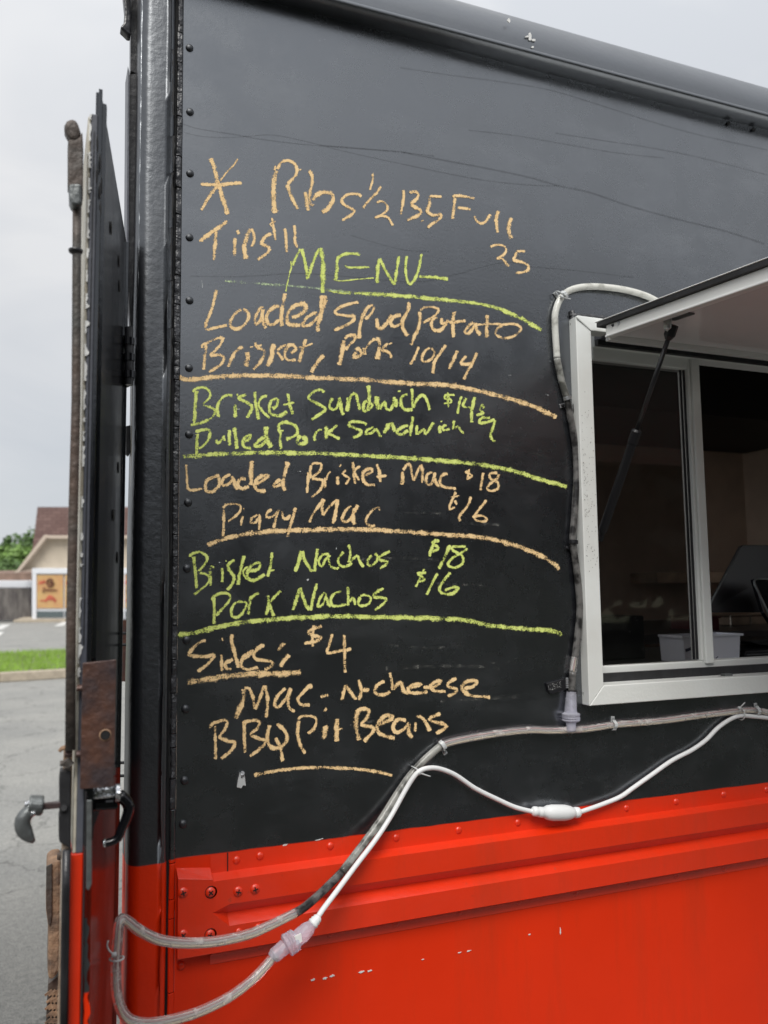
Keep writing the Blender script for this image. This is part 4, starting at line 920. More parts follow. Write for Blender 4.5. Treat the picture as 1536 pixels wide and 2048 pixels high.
# ------------------------------------------------------------------ chalk writing
CR = dict(A=(380, 290, 3.84), B=(680, 330, 3.4909), C=(340, 640, 3.84), D=(680, 620, 3.2), E=(340, 880, 3.84), F=(720, 900, 3.4909), G=(340, 1180, 3.84),
          H=(640, 1220, 3.84), I=(400, 560, 5.12), J=(660, 570, 3.84), K=(580, 750, 3.4909), L=(580, 900, 3.4909), M=(560, 1070, 3.84), S=(0, 0, 1))
TEXT = """
@chalk_writing|chalk_orange|orange chalk star and the words Ribs 1/2 13.5 Full 25
A 8 158,98 185,180 215,290 250,400 292,535; 3.5 370,98 340,150 290,200 228,278; 6 225,280 190,340 140,410 85,505; 6 78,300 220,305 300,298 400,288
A 9 668,190 650,260 640,370 645,450 655,525; 5.5 668,190 700,135 750,118 800,140 822,190 805,240 745,300; 6 745,300 770,370 800,440 832,495; 4 655,155 650,200
A 7 885,355 895,420 912,505; 2.5 840,192 858,185; 6 910,192 935,230 940,280 925,350 920,420 930,460 965,460; 7 940,430 970,385 1030,362 1080,370 1100,400 1085,455 1045,500 1010,520
A 5 1315,405 1300,380 1250,375 1200,385 1165,420 1175,450 1220,480 1265,505 1240,535 1165,580; 4 1400,215 1405,260 1380,350; 5 1470,312 1430,370 1370,430 1328,488
B 4 250,262 290,252 325,275 330,310 300,340 240,370; 4 240,370 290,355 335,365 355,395 370,425
B 5 445,172 445,230 425,350; 5.5 480,195 520,185 548,205 535,235 488,275; 5.5 488,275 530,295 565,320 550,350 465,388; 8 570,385 576,395; 4.5 615,222 655,218 712,220; 6 625,225 625,270 612,325 650,350 700,345 705,365 660,400 608,438
B 5 785,225 800,215 870,218 945,235; 5.5 805,225 795,290 785,380; 5 820,298 870,302 915,312; 4.5 940,350 950,385 985,408 1015,395 1050,340; 6.5 1108,315 1090,370 1095,430 1100,478; 7 1200,365 1180,420 1182,470 1200,520
B 4.5 1048,575 1080,558 1140,562 1160,590 1145,625 1090,655; 4.5 1090,655 1130,652 1160,685 1185,712; 4 1225,600 1298,600; 5 1235,600 1222,640 1215,665 1265,675 1310,700 1310,735 1270,750 1220,752
@chalk_writing|chalk_orange|orange chalk words Tips $11
A 7 85,745 90,725 150,680 220,635 292,580; 6 200,660 195,740 180,890; 6.5 348,700 342,860; 4.5 362,650 375,690; 8 465,635 440,700 415,780 430,880; 5 465,635 490,680 492,740 470,785
A 6 630,680 580,700 555,740 560,765 605,785 600,820 550,860 515,885; 5 630,555 645,650 658,735; 3.5 665,590 640,590 615,610 640,625; 5.5 730,635 738,720 742,830; 5 798,612 808,680 805,740 828,790
@chalk_writing|chalk_green|green chalk heading MENU
A 4.5 850,795 815,860 785,930; 2.5 770,885 778,930 755,1030 735,1130; 3 785,930 762,990; 5.5 855,795 880,880 895,960 900,1035; 5.5 905,1030 935,930 970,840 998,790; 8.5 1000,785 1015,860 1022,960 1018,1060 1022,1140
A 6 1315,850 1270,835 1200,835 1145,860 1130,900 1128,980 1115,1045; 4 1190,915 1205,938 1290,940 1385,938; 2.5 1095,1020 1120,1040 1180,1042 1300,1030 1415,1020
B 6.5 262,828 262,740 275,650; 5.5 275,650 320,740 382,840; 5.5 382,840 395,740 412,632; 5 465,632 458,720 465,790 490,832 530,780 550,720 570,618; 6 550,778 600,782 680,785 758,800
@chalk_rule|chalk_pale|pale green chalk rule under MENU, left end
S 5 449,561 478,564 560,570 640,577 700,585
@chalk_rule|chalk_green|green chalk rule under MENU
S 7 640,577 680,584 740,587 795,591 852,596 910,601 961,608 995,616.5 1038,634 1065,649 1084,661
@chalk_writing|chalk_orange|orange chalk words Loaded Spud Potato
I 5.5 170,95 150,190 110,330 60,450 65,505 170,485 285,460; 6 430,295 370,335 315,410 310,470 360,500 430,480 490,410 500,350 470,310 430,295
I 6 660,285 630,280 580,350 560,420 575,455 610,420 640,360 650,290; 7 640,290 640,380 655,450 675,505; 6.5 820,270 760,275 695,340 680,410 710,455 760,450 820,400; 8 875,130 855,220 840,320 835,400 842,480
I 7 930,380 990,370 1060,330 1085,280 1060,245 980,260 910,320 890,400 910,450 980,460 1040,460; 6 1210,330 1150,350 1080,400 1050,470 1120,460 1180,410 1230,340; 8 1270,150 1285,210 1250,300 1225,400 1205,470 1215,535; 7 1255,150 1245,220 1240,300; 2 1210,325 1275,325
J 5.5 225,130 170,140 90,165 40,200 55,225 130,235 190,245 165,285 100,320 25,350; 7 340,155 300,165 255,230 235,300 220,415; 5 340,155 335,190 300,240 265,265
J 7 355,250 365,300 370,330 410,325 450,270 480,225; 6.5 550,235 500,240 465,285 490,320 540,300 570,250; 7 585,135 610,150 590,210 560,270 560,330 600,395
J 5 690,200 720,175 780,170 830,185 815,225 760,265 710,295; 6 690,200 690,270 680,330 650,390 625,465; 6 830,250 790,265 780,310 800,345 850,345 890,300 905,260; 6 860,245 860,290 890,300
J 6.5 950,205 945,300 948,405; 6 860,300 900,285 960,285 1045,272; 3 930,205 950,215 972,200; 6 1110,285 1070,310 1035,360 1060,370 1100,330 1120,285; 7 1120,285 1125,340 1160,390; 7 1205,225 1205,320 1203,408; 4 1130,305 1200,300 1320,300; 5 1290,310 1400,298 1465,325 1450,365 1390,400 1320,405 1270,375 1290,330 1330,310
@chalk_writing|chalk_orange|orange chalk words Brisket, Pork 10/14
I 6 60,650 50,780 38,925; 5 25,710 25,670 90,635 180,595 232,600 210,660 150,730 100,775; 5 100,775 190,765 245,790 225,850 150,910 80,945; 6 445,680 380,720 330,790 285,895; 7 310,830 320,800
I 9 485,730 490,800 468,890; 2 505,690 545,680; 5.5 570,630 572,670 600,700 655,720 660,760 610,850 540,920; 4 580,680 640,665; 8.5 755,650 740,740 720,820 680,890; 5 895,665 840,680 780,730; 5.5 780,730 820,770 850,830
I 6.5 925,755 980,710 960,665 910,670 870,740 880,800 930,825 990,810; 6.5 1085,600 1060,690 1035,770 1018,850; 3.5 1000,690 1080,680 1160,645; 7 1275,765 1220,820 1170,890 1135,955
J 8 110,420 95,500 85,570 70,620; 5.5 110,420 140,390 190,385 190,420 150,460 115,500; 7 190,500 220,490 240,530 200,555 180,545 205,510; 7 260,470 270,545; 5 265,500 310,440 350,410; 8.5 350,405 380,440 375,500 365,575; 6 445,445 410,480 400,500 440,510 470,540 460,570; 3 450,455 480,445
J 5 683,470 660,530 615,615; 5 770,480 730,510 705,560 720,590 770,575 800,530 795,500 770,480; 6 895,455 850,520 805,590 790,685; 6 978,500 950,570 912,650; 5.5 1050,540 1005,595 1040,610 1110,595; 5.5 1130,515 1100,590 1060,660 1025,730
@chalk_rule|chalk_orange|orange chalk rule above Brisket Sandwich
S 9 358,751 366,757 384,758.5 431,753 496,750.7 561,751.5 652.5,756 711,758 805,765.3 899,770.6 961,782.5 1024,798 1071,814 1114,835
@chalk_writing|chalk_white|faint white chalk ticks on the seam and sheet
C 2 20,445 40,450 55,430; 2.5 505,690 540,682
M 4 205,350 225,335; 2 435,95 432,115
D 3 1075,415 1105,420; 1.5 1155,750 1165,765; 1.5 1310,535 1345,550
E 2 975,240 1010,242; 2.5 375,942 385,938
C 3 1018,633 1020,633; 2 1018,692 1020,692
A 1.2 70,985 90,1040 98,1110
@chalk_writing|chalk_green|green chalk words Brisket Sandwich $14
C 6 205,540 195,640 185,800; 5 175,560 200,525 260,518 305,550 300,600 245,650; 5 245,660 310,670 345,700 320,750 240,790 155,808; 6 360,680 365,710 380,750; 5 360,700 370,640 410,590 450,575 485,590; 6.5 500,640 505,755; 4 510,578 525,570
C 6 590,570 530,590 530,605 600,640 630,670 620,700 590,755; 6 650,545 660,640 680,770; 5 750,580 700,600 680,650 710,700 770,755; 6 780,680 820,660 825,610 780,620 760,680 780,725 840,735 905,700; 6 905,560 920,650 945,730; 4 860,655 960,632
K 6 240,130 225,105 180,110 130,155 170,190 245,235 200,280 145,315; 6 310,160 285,180 278,225 310,240 340,200 345,150; 6.5 345,150 355,230 375,283; 7 405,150 408,200 400,258; 6 408,200 430,140 460,135 475,190 490,250
K 7 545,70 555,150 545,250; 6 545,180 515,200 515,250 550,240 575,215 560,190; 9 610,145 605,190 625,245; 6 625,245 660,190 670,230 705,240 730,150; 7 740,160 735,230; 3 750,115 775,112; 6 825,130 780,155 775,200 800,240 860,240; 6 852,92 855,170 860,235; 5.5 860,235 880,180 920,140 955,170 975,250
K 5 1102,110 1105,235; 4 1155,140 1090,140 1080,165 1120,170 1125,190 1070,200; 5 1200,145 1180,200 1172,275; 4.5 1235,155 1210,215 1280,230; 6 1290,150 1270,240 1268,335
@chalk_writing|chalk_green|green chalk words Pulled Pork Sandwich $9
K 5 1350,200 1325,240 1350,265 1295,280; 6 1340,215 1355,235; 5.5 1400,300 1340,300 1325,330 1370,330 1435,310; 5.5 1435,310 1415,370 1400,420 1420,460 1440,458
C 5 195,860 250,845 300,845 300,910 250,970 215,990; 6 213,870 205,950 203,1040; 5 350,910 370,945 410,900 415,885; 4 412,885 420,935; 5.5 460,840 455,900 460,970; 7 490,820 505,900 515,995; 6 540,940 600,920 620,885 590,890 560,930 570,975 630,985; 6.5 735,900 690,920 650,965 700,965 740,920; 8 745,815 740,900 775,985
C 6 830,830 840,800 890,785 960,810 980,860 940,900 885,915; 5 850,810 835,840 850,870 845,920 855,998; 3 840,850 875,850
K 8 75,415 50,460 60,480 105,475 112,450 85,425; 6 190,385 170,430 175,465; 5 185,400 210,380 230,385; 6.5 250,350 255,455; 5.5 335,345 285,390 265,405 310,430 350,450
K 6 540,350 500,330 430,325 410,350 450,370 500,390 480,420 435,440; 5.5 590,360 540,385 530,410 570,405 600,370; 5.5 600,365 620,410 640,438; 7 690,335 675,380 650,415; 6 660,400 700,340 715,350 735,400; 6 830,350 790,360 745,400 780,415 830,385; 6 858,285 850,350 838,432
K 5.5 890,345 885,410 935,380 950,412 1005,325; 5 1045,350 1045,412; 3 1055,318 1058,330; 5 1095,345 1068,365 1075,385 1120,375; 5.5 1145,310 1140,385; 5 1140,380 1170,360 1190,385 1218,412
@chalk_rule|chalk_green|green chalk rule above Loaded Brisket Mac
S 8.5 364,913.4 392,911 431,908 496,905.6 561,905 652.5,907 720,910.5 834.6,917 920.5,924 978,931.5 1035,944 1092.4,961.6 1135,974
@chalk_writing|chalk_orange|orange chalk words Loaded Brisket Mac $18
E 4.5 122,185 130,280 145,380 250,372; 6.5 385,270 300,300 270,350 285,395 330,395 380,340 370,280; 6 470,265 415,290 400,340 430,345 480,310 475,270; 7 480,280 500,340 525,385; 6.5 590,300 540,300 520,350 560,375 610,350; 8 628,155 625,250 620,350; 7 640,340 700,320 750,275 700,280 650,330 670,385 740,390; 6 850,295 800,340 800,360 860,340; 7.5 905,165 880,260 870,340 885,395
L 5 130,150 125,230 118,305; 5.5 150,100 140,150 145,200; 5 145,100 180,92 220,100 205,150 150,195; 5 150,200 230,215 210,280 145,335; 5 245,190 245,275; 4 250,215 270,160 290,150; 5 330,175 335,250; 3 342,120 360,100; 5 395,135 370,165 395,185 415,200 385,245; 5.5 438,80 445,160 455,240; 5 490,110 450,150 485,215; 6 520,180 570,150 560,130 520,150 510,200 540,240 600,240; 5.5 605,95 625,160 632,230; 5 600,190 680,178
L 7 780,145 785,200 780,248; 5 785,145 830,98 850,160 862,220; 5 862,220 890,150 915,95; 5.5 915,95 925,170 920,235; 5.5 1000,150 960,170 950,225 980,240 1005,200 1010,150; 6 1010,190 1025,240 1050,260; 5.5 1105,160 1060,180 1048,230 1080,258 1165,270
L 4 1252,125 1240,205; 4.5 1255,145 1222,155 1260,170 1270,185 1225,205; 5.5 1350,155 1340,220 1328,285; 5 1455,160 1400,165 1400,200 1450,225 1450,270 1400,285 1375,265 1410,225 1455,190 1455,160
@chalk_writing|chalk_orange|orange chalk words Piggy Mac $16
L 5 1160,290 1130,350 1115,410 1160,395; 3 1120,330 1190,318; 4 1150,350 1165,385; 5 1265,325 1240,390 1185,460 1190,503; 5 1375,350 1330,400 1290,460 1300,490 1350,500 1378,485 1340,458 1270,470
E 5 415,530 412,640 408,745; 5 408,530 430,500 490,490 540,505 530,560 440,630; 4 565,575 550,620 545,665; 2.5 565,520 570,540; 5 680,570 630,600 620,635 660,630 690,580; 5 685,565 690,630 680,700; 5 785,530 745,560 745,590 780,590 830,545; 5 840,530 815,600 795,680; 5 860,540 870,595 900,600 930,570; 6 968,515 945,590 920,670 900,750
L 5 135,510 165,440 240,340; 6 240,340 225,400 230,460; 5 230,460 280,390 330,345; 6.5 335,340 320,430 298,518; 6 430,385 385,430 365,490 400,500 440,450 475,380; 7 455,400 440,470 455,525; 5.5 635,408 600,405 550,450 530,500 560,530 600,525; 4 610,395 630,425
@chalk_rule|chalk_orange|orange chalk rule above Brisket Nachos
S 8.5 414,1092 426,1084.4 457,1075 496,1067.5 548,1062 600.4,1059.7 678.5,1058 740,1058.5 806,1063 892,1069 963.5,1074.7 1021,1087.6 1078,1109 1106.7,1126 1119.6,1140.6
@chalk_writing|chalk_green|green chalk words Brisket Nachos $18
E 5 150,905 160,880 230,860 285,900 270,950 215,1010; 6.5 180,890 195,1010 205,1145; 5 220,1020 290,1040 290,1100 180,1190; 6 305,1000 310,1060 312,1125; 5 300,1000 320,970 345,985; 5 400,975 405,1040 400,1098; 3 425,930 435,928; 6 500,915 455,950 450,990 490,1050 475,1110 435,1155; 6 570,885 545,980 520,1115; 4.5 600,965 560,1010 575,1050 605,1075; 6 600,1010 680,990 690,945 640,955 595,1010 600,1060 640,1080 730,1030; 5.5 785,860 775,950 750,1055; 4 740,1010 810,995
M 7 165,115 145,200 115,285; 6 170,120 195,200 250,285; 6 265,285 275,200 290,100; 5 380,150 330,150 295,200 320,240 350,190 385,150; 5 370,170 385,230 420,255 460,250; 5 490,125 450,180 455,225 500,245 560,210; 5.5 525,70 540,130 530,215; 5 530,215 590,160 610,200 645,250; 5 705,150 675,195 685,235 730,215 750,170 725,135; 5 850,120 770,165 770,190 825,205 800,235 760,260
M 5 1200,30 1170,90 1145,170; 5 1230,40 1170,60 1210,90 1215,110 1160,130; 6 1308,75 1265,170 1218,265; 5 1430,90 1330,90 1330,120 1400,160 1400,220 1340,250 1290,230 1320,180 1420,120 1440,95
@chalk_writing|chalk_green|green chalk words Pork Nachos $16
M 4.5 1110,255 1080,320 1042,405; 4.5 1130,290 1060,295 1100,330 1110,345 1060,360; 5 1212,290 1170,370 1125,465; 5.5 1310,285 1250,360 1225,420 1250,450 1320,450 1370,410 1330,400 1260,430
E 6 335,1200 340,1290 337,1420; 5.5 325,1240 330,1205 400,1175 455,1190 450,1240 350,1350; 5 510,1240 475,1290 475,1350 520,1360 570,1310 585,1250 510,1240; 6 625,1190 610,1260 600,1345; 5 620,1220 650,1190 690,1170; 6 750,1190 760,1260 735,1350; 6 855,1155 780,1230 770,1270 800,1360
M 6 155,400 130,480 97,580; 6.5 155,400 185,500 225,580; 5.5 235,585 255,480 285,368; 5 350,435 310,480 290,550 330,530 360,440; 5 355,470 370,530 400,545; 5 480,430 420,450 390,500 410,545 470,540 510,530; 5.5 520,390 525,470 520,545; 5 530,520 560,480 580,545; 5 620,470 600,520 620,545 680,530 695,480 650,460 610,470; 5.5 800,405 730,450 730,475 815,490 780,540 722,580
@chalk_rule|chalk_green|green chalk rule above Sides
S 9 355.6,1266 361,1269 371,1268.5 392,1264.6 426,1255.5 483,1245 548,1238.6 626.5,1233.4 690,1232 744,1233.5 848,1235.6 926.5,1239.5 978.5,1250 1040,1257 1091,1260 1116,1264.5 1124,1272
@chalk_writing|chalk_orange|orange chalk word Sides: and price $4
G 6.5 280,390 230,400 150,480 160,505 280,510 340,500 300,560 210,630; 6.5 398,490 395,560 400,630; 3 400,365 405,395; 6 490,530 430,560 430,600 480,610; 6.5 480,335 475,400 500,500 530,600; 6.5 545,540 620,490 640,465 570,510 545,580 600,610 680,590; 6.5 735,430 700,430 650,480 660,530 780,550 770,590 725,615; 7 885,405 850,440 825,470; 7 920,495 870,550 850,595
G 5 1105,265 1095,350 1098,440; 6 1170,275 1100,300 1060,325 1100,350 1160,365 1120,395 1025,410; 5.5 1245,335 1225,420 1210,480 1300,470 1395,452; 6.5 1340,340 1340,450 1345,640
@chalk_rule|chalk_orange|thick orange chalk underline beneath Sides
G 11 125,715 200,700 400,665 600,645 800,640 930,635 1010,625
@chalk_writing|chalk_orange|orange chalk words Mac-N-cheese
G 8.5 565,755 560,850 500,990; 6 565,755 610,760 640,840 650,920; 6 650,920 690,830 725,730; 6 725,730 750,830 738,985; 6 890,750 830,810 800,880 830,900 880,850 930,750; 6.5 930,755 905,850 920,910 965,932; 6 1085,765 1080,730 1020,790 980,840 1010,880 1080,880; 6 1150,825 1180,815 1225,800; 7 1185,912 1205,925
H 5 165,700 185,620 195,570; 6 195,570 240,640 285,690; 6 295,695 315,620 295,530; 7 320,615 385,612; 6 500,545 450,570 420,620 450,650 510,645 540,620; 6 535,475 550,540 560,620; 6.5 560,615 620,555 640,620 690,650; 6 685,600 780,570 720,570 680,600 690,635 780,635 830,625; 6 790,595 880,590 930,545 870,560 850,590 880,620 970,625; 6 1050,520 990,560 980,585 1050,610 1030,640 975,665; 6.5 1100,600 1170,590 1205,545 1130,550 1090,590 1110,630 1180,660 1310,670
@chalk_writing|chalk_orange|orange chalk words BBQ Pit Beans
G 6 345,1040 350,1170 350,1305; 6 310,1070 320,1035 400,1000 440,1010 420,1070 380,1130 450,1160 500,1170 470,1230 390,1300; 7 570,1020 570,1130 578,1255; 6 550,1025 610,1005 685,1010 670,1060 620,1110 680,1140 740,1160 690,1220 610,1280; 7 770,1035 750,1110 760,1190 820,1215 890,1170 895,1110 850,1050 810,1030; 6 810,1130 850,1220 865,1320
G 6.5 990,1000 980,1100 1000,1190 1040,1260; 5.5 980,1000 1010,970 1090,970 1125,1000 1100,1070 1050,1105; 8 1200,1030 1180,1150; 9 1285,985 1280,1100 1285,1170; 4 1255,1080 1330,1060
H 9 290,770 275,880 300,1005; 6.5 270,790 320,760 375,770 360,830 320,880 400,900 410,930 335,1015; 7.5 440,880 530,850 555,815 500,815 440,880 450,940 510,970 580,985; 6.5 665,850 600,840 560,900 590,940 650,910 690,860; 7 690,870 680,940 715,985; 5.5 735,850 730,940; 7.5 740,830 770,820 820,870 845,935; 6.5 930,795 850,825 850,850 960,880 960,910 885,950
@chalk_rule|chalk_orange|short orange chalk rule below BBQ Pit Beans
S 6.5 506.7,1549.8 535,1544.6 574,1538 626.5,1534.7 678.5,1535.5 740,1541 786,1551
@chalk_smudge|chalk_smudge|grey rubbed chalk smudge behind the price 25
S 20 1034,506 1036,522; 16 1028,512 1040,518
@chalk_smudge|chalk_smudge|faint band of rubbed chalk dust right of Sides
S 14 770,1338 850,1333 930,1332 1000,1337; 10 960,1328 1040,1322; 12 880,1402 960,1398 1060,1392; 9 690,1452 760,1440
S 5 560,870 640,872; 9 780,1290 860,1296 930,1290; 7 430,1390 500,1382; 10 700,1120 800,1116 880,1120; 6 400,1200 440,1230
S 12 930,1046 1010,1050; 16 960,645 1010,660; 8 800,1025 900,1027; 8 850,1166 1000,1172; 6 1000,890 1100,915
@dull_streak|dull_streak|long dull streaks across the upper paint
S 3.2 366,248 400,258 470,269 520,278 600,288 700,296 800,303; 2.6 366,264 400,272 450,275 500,272 545,270 600,280 700,305 800,327
S 5 800,303 870,317 940,330 1000,342 1060,355 1120,372 1180,385 1260,412 1350,437 1450,462 1530,488; 3 800,327 900,348 980,362 1060,370 1120,372; 3 640,290 760,300 870,312
S 3 800,135 900,150 1000,163 1100,180 1200,210 1300,242 1400,270 1536,300
S 3 936,260 1030,271 1130,288 1230,305 1330,316; 3 1110,266 1220,283 1300,295 1400,315 1536,350
S 2.6 380,552 480,553 600,547 720,555 850,562 1000,526 1060,533 1160,542 1270,555; 2.2 700,470 800,498 860,502
"""
def ribbon(q, edge, pts, wpx, Y, taper=.5, jit=.9, nacross=3, upper=0.0):
    sp = smooth(pts, 3.2); m = len(sp); rows = []
    ph = random.uniform(0, 99)
    for i, (x, y) in enumerate(sp):
        a = sp[max(i-1, 0)]; b = sp[min(i+1, m-1)]; tx, ty = b[0]-a[0], b[1]-a[1]; l = math.hypot(tx, ty) or 1; nx_, ny_ = -ty/l, tx/l
        t = i/max(1, m-1); k = 1.0
        if i == 0 or i == m-1: k = taper
        hw = wpx/2*k*(1+.26*noise.noise(Vector((i*.22, ph, 0))))
        row = []
        for c in range(nacross+1):
            s = -1+2*c/nacross
            j = jit*noise.noise(Vector((i*.9, c*7.7, ph))) if c in (0, nacross) else 0
            row.append(P(x+nx_*(s*hw+j), y+ny_*(s*hw+j), Y-.00001*t))
        rows.append(row)
    n = nacross+1; vs = [v for r in rows for v in r]
    q.add(vs, [(i*n+c, i*n+c+1, (i+1)*n+c+1, (i+1)*n+c) for i in range(m-1) for c in range(nacross)])
    for i in range(m):
        for c in range(n):
            e_ = 1.0 if c in (0, n-1) else 0.0
            if i in (0, m-1): e_ = 1.0
            # pressure of the hand: some stretches dry and broken
            pr = max(0, noise.noise(Vector((i*.11, ph*1.7, 2.2)))*.42-.02)
            side = max(0, noise.noise(Vector((i*.07, ph, 8))))*.28*(c/(n-1))
            edge.append(e_+pr+side+upper*(1-c/(n-1)))
def finish(q, edge, name, m, label, parent=panel):
    me = bpy.data.meshes.new(name); me.from_pydata(q.v, [], q.f); me.update()
    at = me.attributes.new('edge', 'FLOAT', 'POINT'); at.data.foreach_set('value', edge)
    return link(name, me, m, parent, label=label)
random.seed(77)
cur = None; lines = []
for ln_ in TEXT.strip().splitlines():
    ln_ = ln_.strip()
    if not ln_: continue
    if ln_.startswith('@'):
        p = ln_[1:].split('|'); cur = dict(name=p[0], mat=p[1], label=p[2], st=[]); lines.append(cur); continue
    cr_, rest = ln_.split(' ', 1)
    for st_ in rest.split(';'):
        st_ = st_.strip()
        if not st_: continue
        tok = st_.split(); wv = float(tok[0]); pts = []
        for t in tok[1:]:
            a, b = t.split(','); ox, oy, sc = CR[cr_]; pts.append((ox+float(a)/sc, oy+float(b)/sc))
        cur['st'].append((wv, pts))
def clusters(st, gx=8, gy=5):
    bb = [(min(p[0] for p in s_[1])-s_[0]/2, max(p[0] for p in s_[1])+s_[0]/2, min(p[1] for p in s_[1]), max(p[1] for p in s_[1])) for s_ in st]
    par = list(range(len(st)))
    def f(i):
        while par[i] != i: i = par[i]
        return i
    for i in range(len(st)):
        for j in range(i):
            a, b = bb[i], bb[j]
            if a[0]-gx < b[1] and b[0]-gx < a[1] and a[2]-gy < b[3] and b[2]-gy < a[3]: par[f(i)] = f(j)
    g = {}
    for i in range(len(st)): g.setdefault(f(i), []).append(i)
    return sorted(g.values(), key=lambda c: min(bb[i][0] for i in c))
for L_ in lines:
    cl = clusters(L_['st']) if L_['name'] in ('chalk_writing', 'chalk_smudge') else ([[i] for i in range(len(L_['st']))] if L_['name'] == 'dull_streak' else [list(range(len(L_['st'])))])
    col_ = 'orange' if 'orange' in L_['mat'] else 'green'
    for c_ in cl:
        q = MB(); edge = []
        for k in c_:
            wv, pts = L_['st'][k]
            ribbon(q, edge, pts, wv*(1.62 if L_['name'] == 'chalk_writing' else 1.66 if 'rule' in L_['name'] else 1), D-.0004-.000022*(k % 24), upper=.30 if 'rule' in L_['name'] else .05)
        finish(q, edge, 'chalk_word' if L_['name'] == 'chalk_writing' else L_['name'], L_['mat'], L_['label'] if len(cl) == 1 else None)

# ------------------------------------------------------------------ rope light, top-level
def path(pts, Y=None):
    """pts: (px, py[, standoff])"""
    return smooth([tuple(P(p[0], p[1], D-(p[2] if len(p) > 2 else .008))) for p in pts], .006)
R = .0066
rope = thing('rope_light', 'clear plastic rope light tube looping round the window and along the belt', 'rope light', tuple(P(881, 1492, D-.008)))
def ropeseg(pts, m, r=R, wires=True):
    p = path(pts); q = MB(); q.tube(p, r, 16); o = q.obj('tube', m, rope, smooth=True)
    if wires:
        for k, (mm, off, rr) in enumerate((('wire_cream', (.0, -.001, -.0030), .0013), ('wire_pink', (0, -.0014, .0024), .0010), ('reflector', (0, .0012, 0), .0024))):
            q = MB(); q.tube([Vector(a)+Vector(off) for a in p], rr, 6); q.obj('wire', mm, o, smooth=True)
    return o
ropeseg([(1330, 613), (1295, 593), (1246, 579), (1184, 573), (1144, 579), (1122, 596), (1111, 624), (1110, 650), (1111, 673.5), (1114, 717)], 'rope_white')
ropeseg([(1114, 717), (1123.5, 763), (1134, 797)], 'rope_mid', wires=False)
ropeseg([(1134, 797), (1142, 841), (1150, 887), (1153, 934), (1153, 966), (1150, 1010), (1148, 1043), (1145, 1083), (1151, 1123.5), (1157.6, 1182), (1159, 1229), (1153, 1291), (1150, 1315)], 'rope_soot', wires=False)
ropeseg([(1150, 1313.5), (1145.5, 1343)], 'rope_clean')
ropeseg([(1145.4, 1343.2), (1143, 1385)], 'rope_soot', wires=False)
ropeseg([(1560, 1431), (1536, 1425), (1500.6, 1419.8), (1461.5, 1423.7), (1396, 1431.5), (1344, 1439), (1292, 1444.5), (1245, 1448), (1224, 1450), (1168.5, 1458), (1106, 1461), (1060, 1460), (1000, 1466), (940, 1476), (902.5, 1484), (881, 1492)], 'rope_clean')
ropeseg([(881, 1492, .008), (848, 1521, .009), (820, 1552, .010), (793, 1591, .012), (766, 1634, .018), (738, 1673, .025), (711, 1709, .034), (684, 1744, .045)], 'rope_mid')
ropeseg([(684, 1744, .045), (645, 1783, .06), (609.5, 1814, .08), (590, 1826, .09)], 'rope_soot')
ropeseg([(590, 1826, .09), (574, 1834, .10), (535, 1853, .12), (496, 1869, .135), (437.7, 1882, .15), (387, 1886, .16), (343, 1884, .165), (311, 1877, .17), (278, 1860, .175), (255.5, 1843, .18), (244, 1838, .185), (238, 1848, .19), (235.7, 1874, .19), (233, 1911, .19), (231.8, 1939.5, .19), (233, 1978.5, .19), (239.6, 2012, .19), (252, 2034, .19), (272, 2045, .19), (299.5, 2047, .18), (338.5, 2041, .17), (370, 2033, .16), (400, 2023, .15), (431, 2009, .14), (464, 1990.6, .13), (496, 1967, .12), (522, 1942, .115), (552, 1908, .11)], 'rope_clean', r=.0069)
# connectors
def conn(prof, m, name, parent, n=20):
    q = MB(); q.tube([p for p, r in prof], [r for p, r in prof], n); return q.obj(name, m, parent, smooth=False, bevel=0)
def Pn(x, y, s): return P(x, y, D-s)
c1 = conn([(Pn(545, 1916, .11), .0085), (Pn(549, 1911, .11), .0105), (Pn(570, 1893, .108), .0112)], 'connector_clear', 'connector', rope)
ring = [(Pn(571, 1892.5, .108), .0135), (Pn(573, 1891, .108), .0165), (Pn(577, 1888.5, .108), .0168), (Pn(578, 1888, .108), .0158), (Pn(581, 1886, .108), .0168), (Pn(582, 1885.4, .108), .0158), (Pn(585, 1883.5, .108), .0168), (Pn(586, 1883, .108), .0158), (Pn(590, 1880, .107), .0160), (Pn(592, 1879, .107), .0125)]
conn(ring, 'connector_clear', 'connector_nut', rope)
q = MB(); q.prism([Pn(592, 1888, .118), Pn(603, 1881, .118), Pn(601, 1866, .118), Pn(588, 1872, .118)], (0, -.004, 0)); q.obj('connector_insert', 'reflector', rope)
conn([(Pn(592, 1879, .107), .0118), (Pn(606, 1868, .106), .0122), (Pn(616, 1858, .105), .0112), (Pn(625, 1848, .103), .0070)], 'connector_clear', 'connector', rope)
conn([(Pn(1143, 1383, .009), .009), (Pn(1142, 1400, .009), .0105), (Pn(1141.5, 1420, .010), .0115), (Pn(1141.5, 1425, .010), .0125)], 'connector_clear', 'connector', rope)
conn([(Pn(1141.5, 1424.5, .012), .013), (Pn(1141.5, 1427, .012), .0168), (Pn(1141.8, 1431, .012), .0172), (Pn(1142, 1432, .012), .016), (Pn(1142, 1436, .012), .0172), (Pn(1142, 1437, .012), .016), (Pn(1142.2, 1440, .012), .017), (Pn(1142.2, 1443, .012), .0145)], 'connector_clear', 'connector_nut', rope)
conn([(Pn(1142.2, 1443, .014), .010), (Pn(1142.5, 1452, .016), .0088), (Pn(1143, 1461, .017), .0086), (Pn(1143, 1463, .017), .006)], 'connector_clear', 'connector', rope)
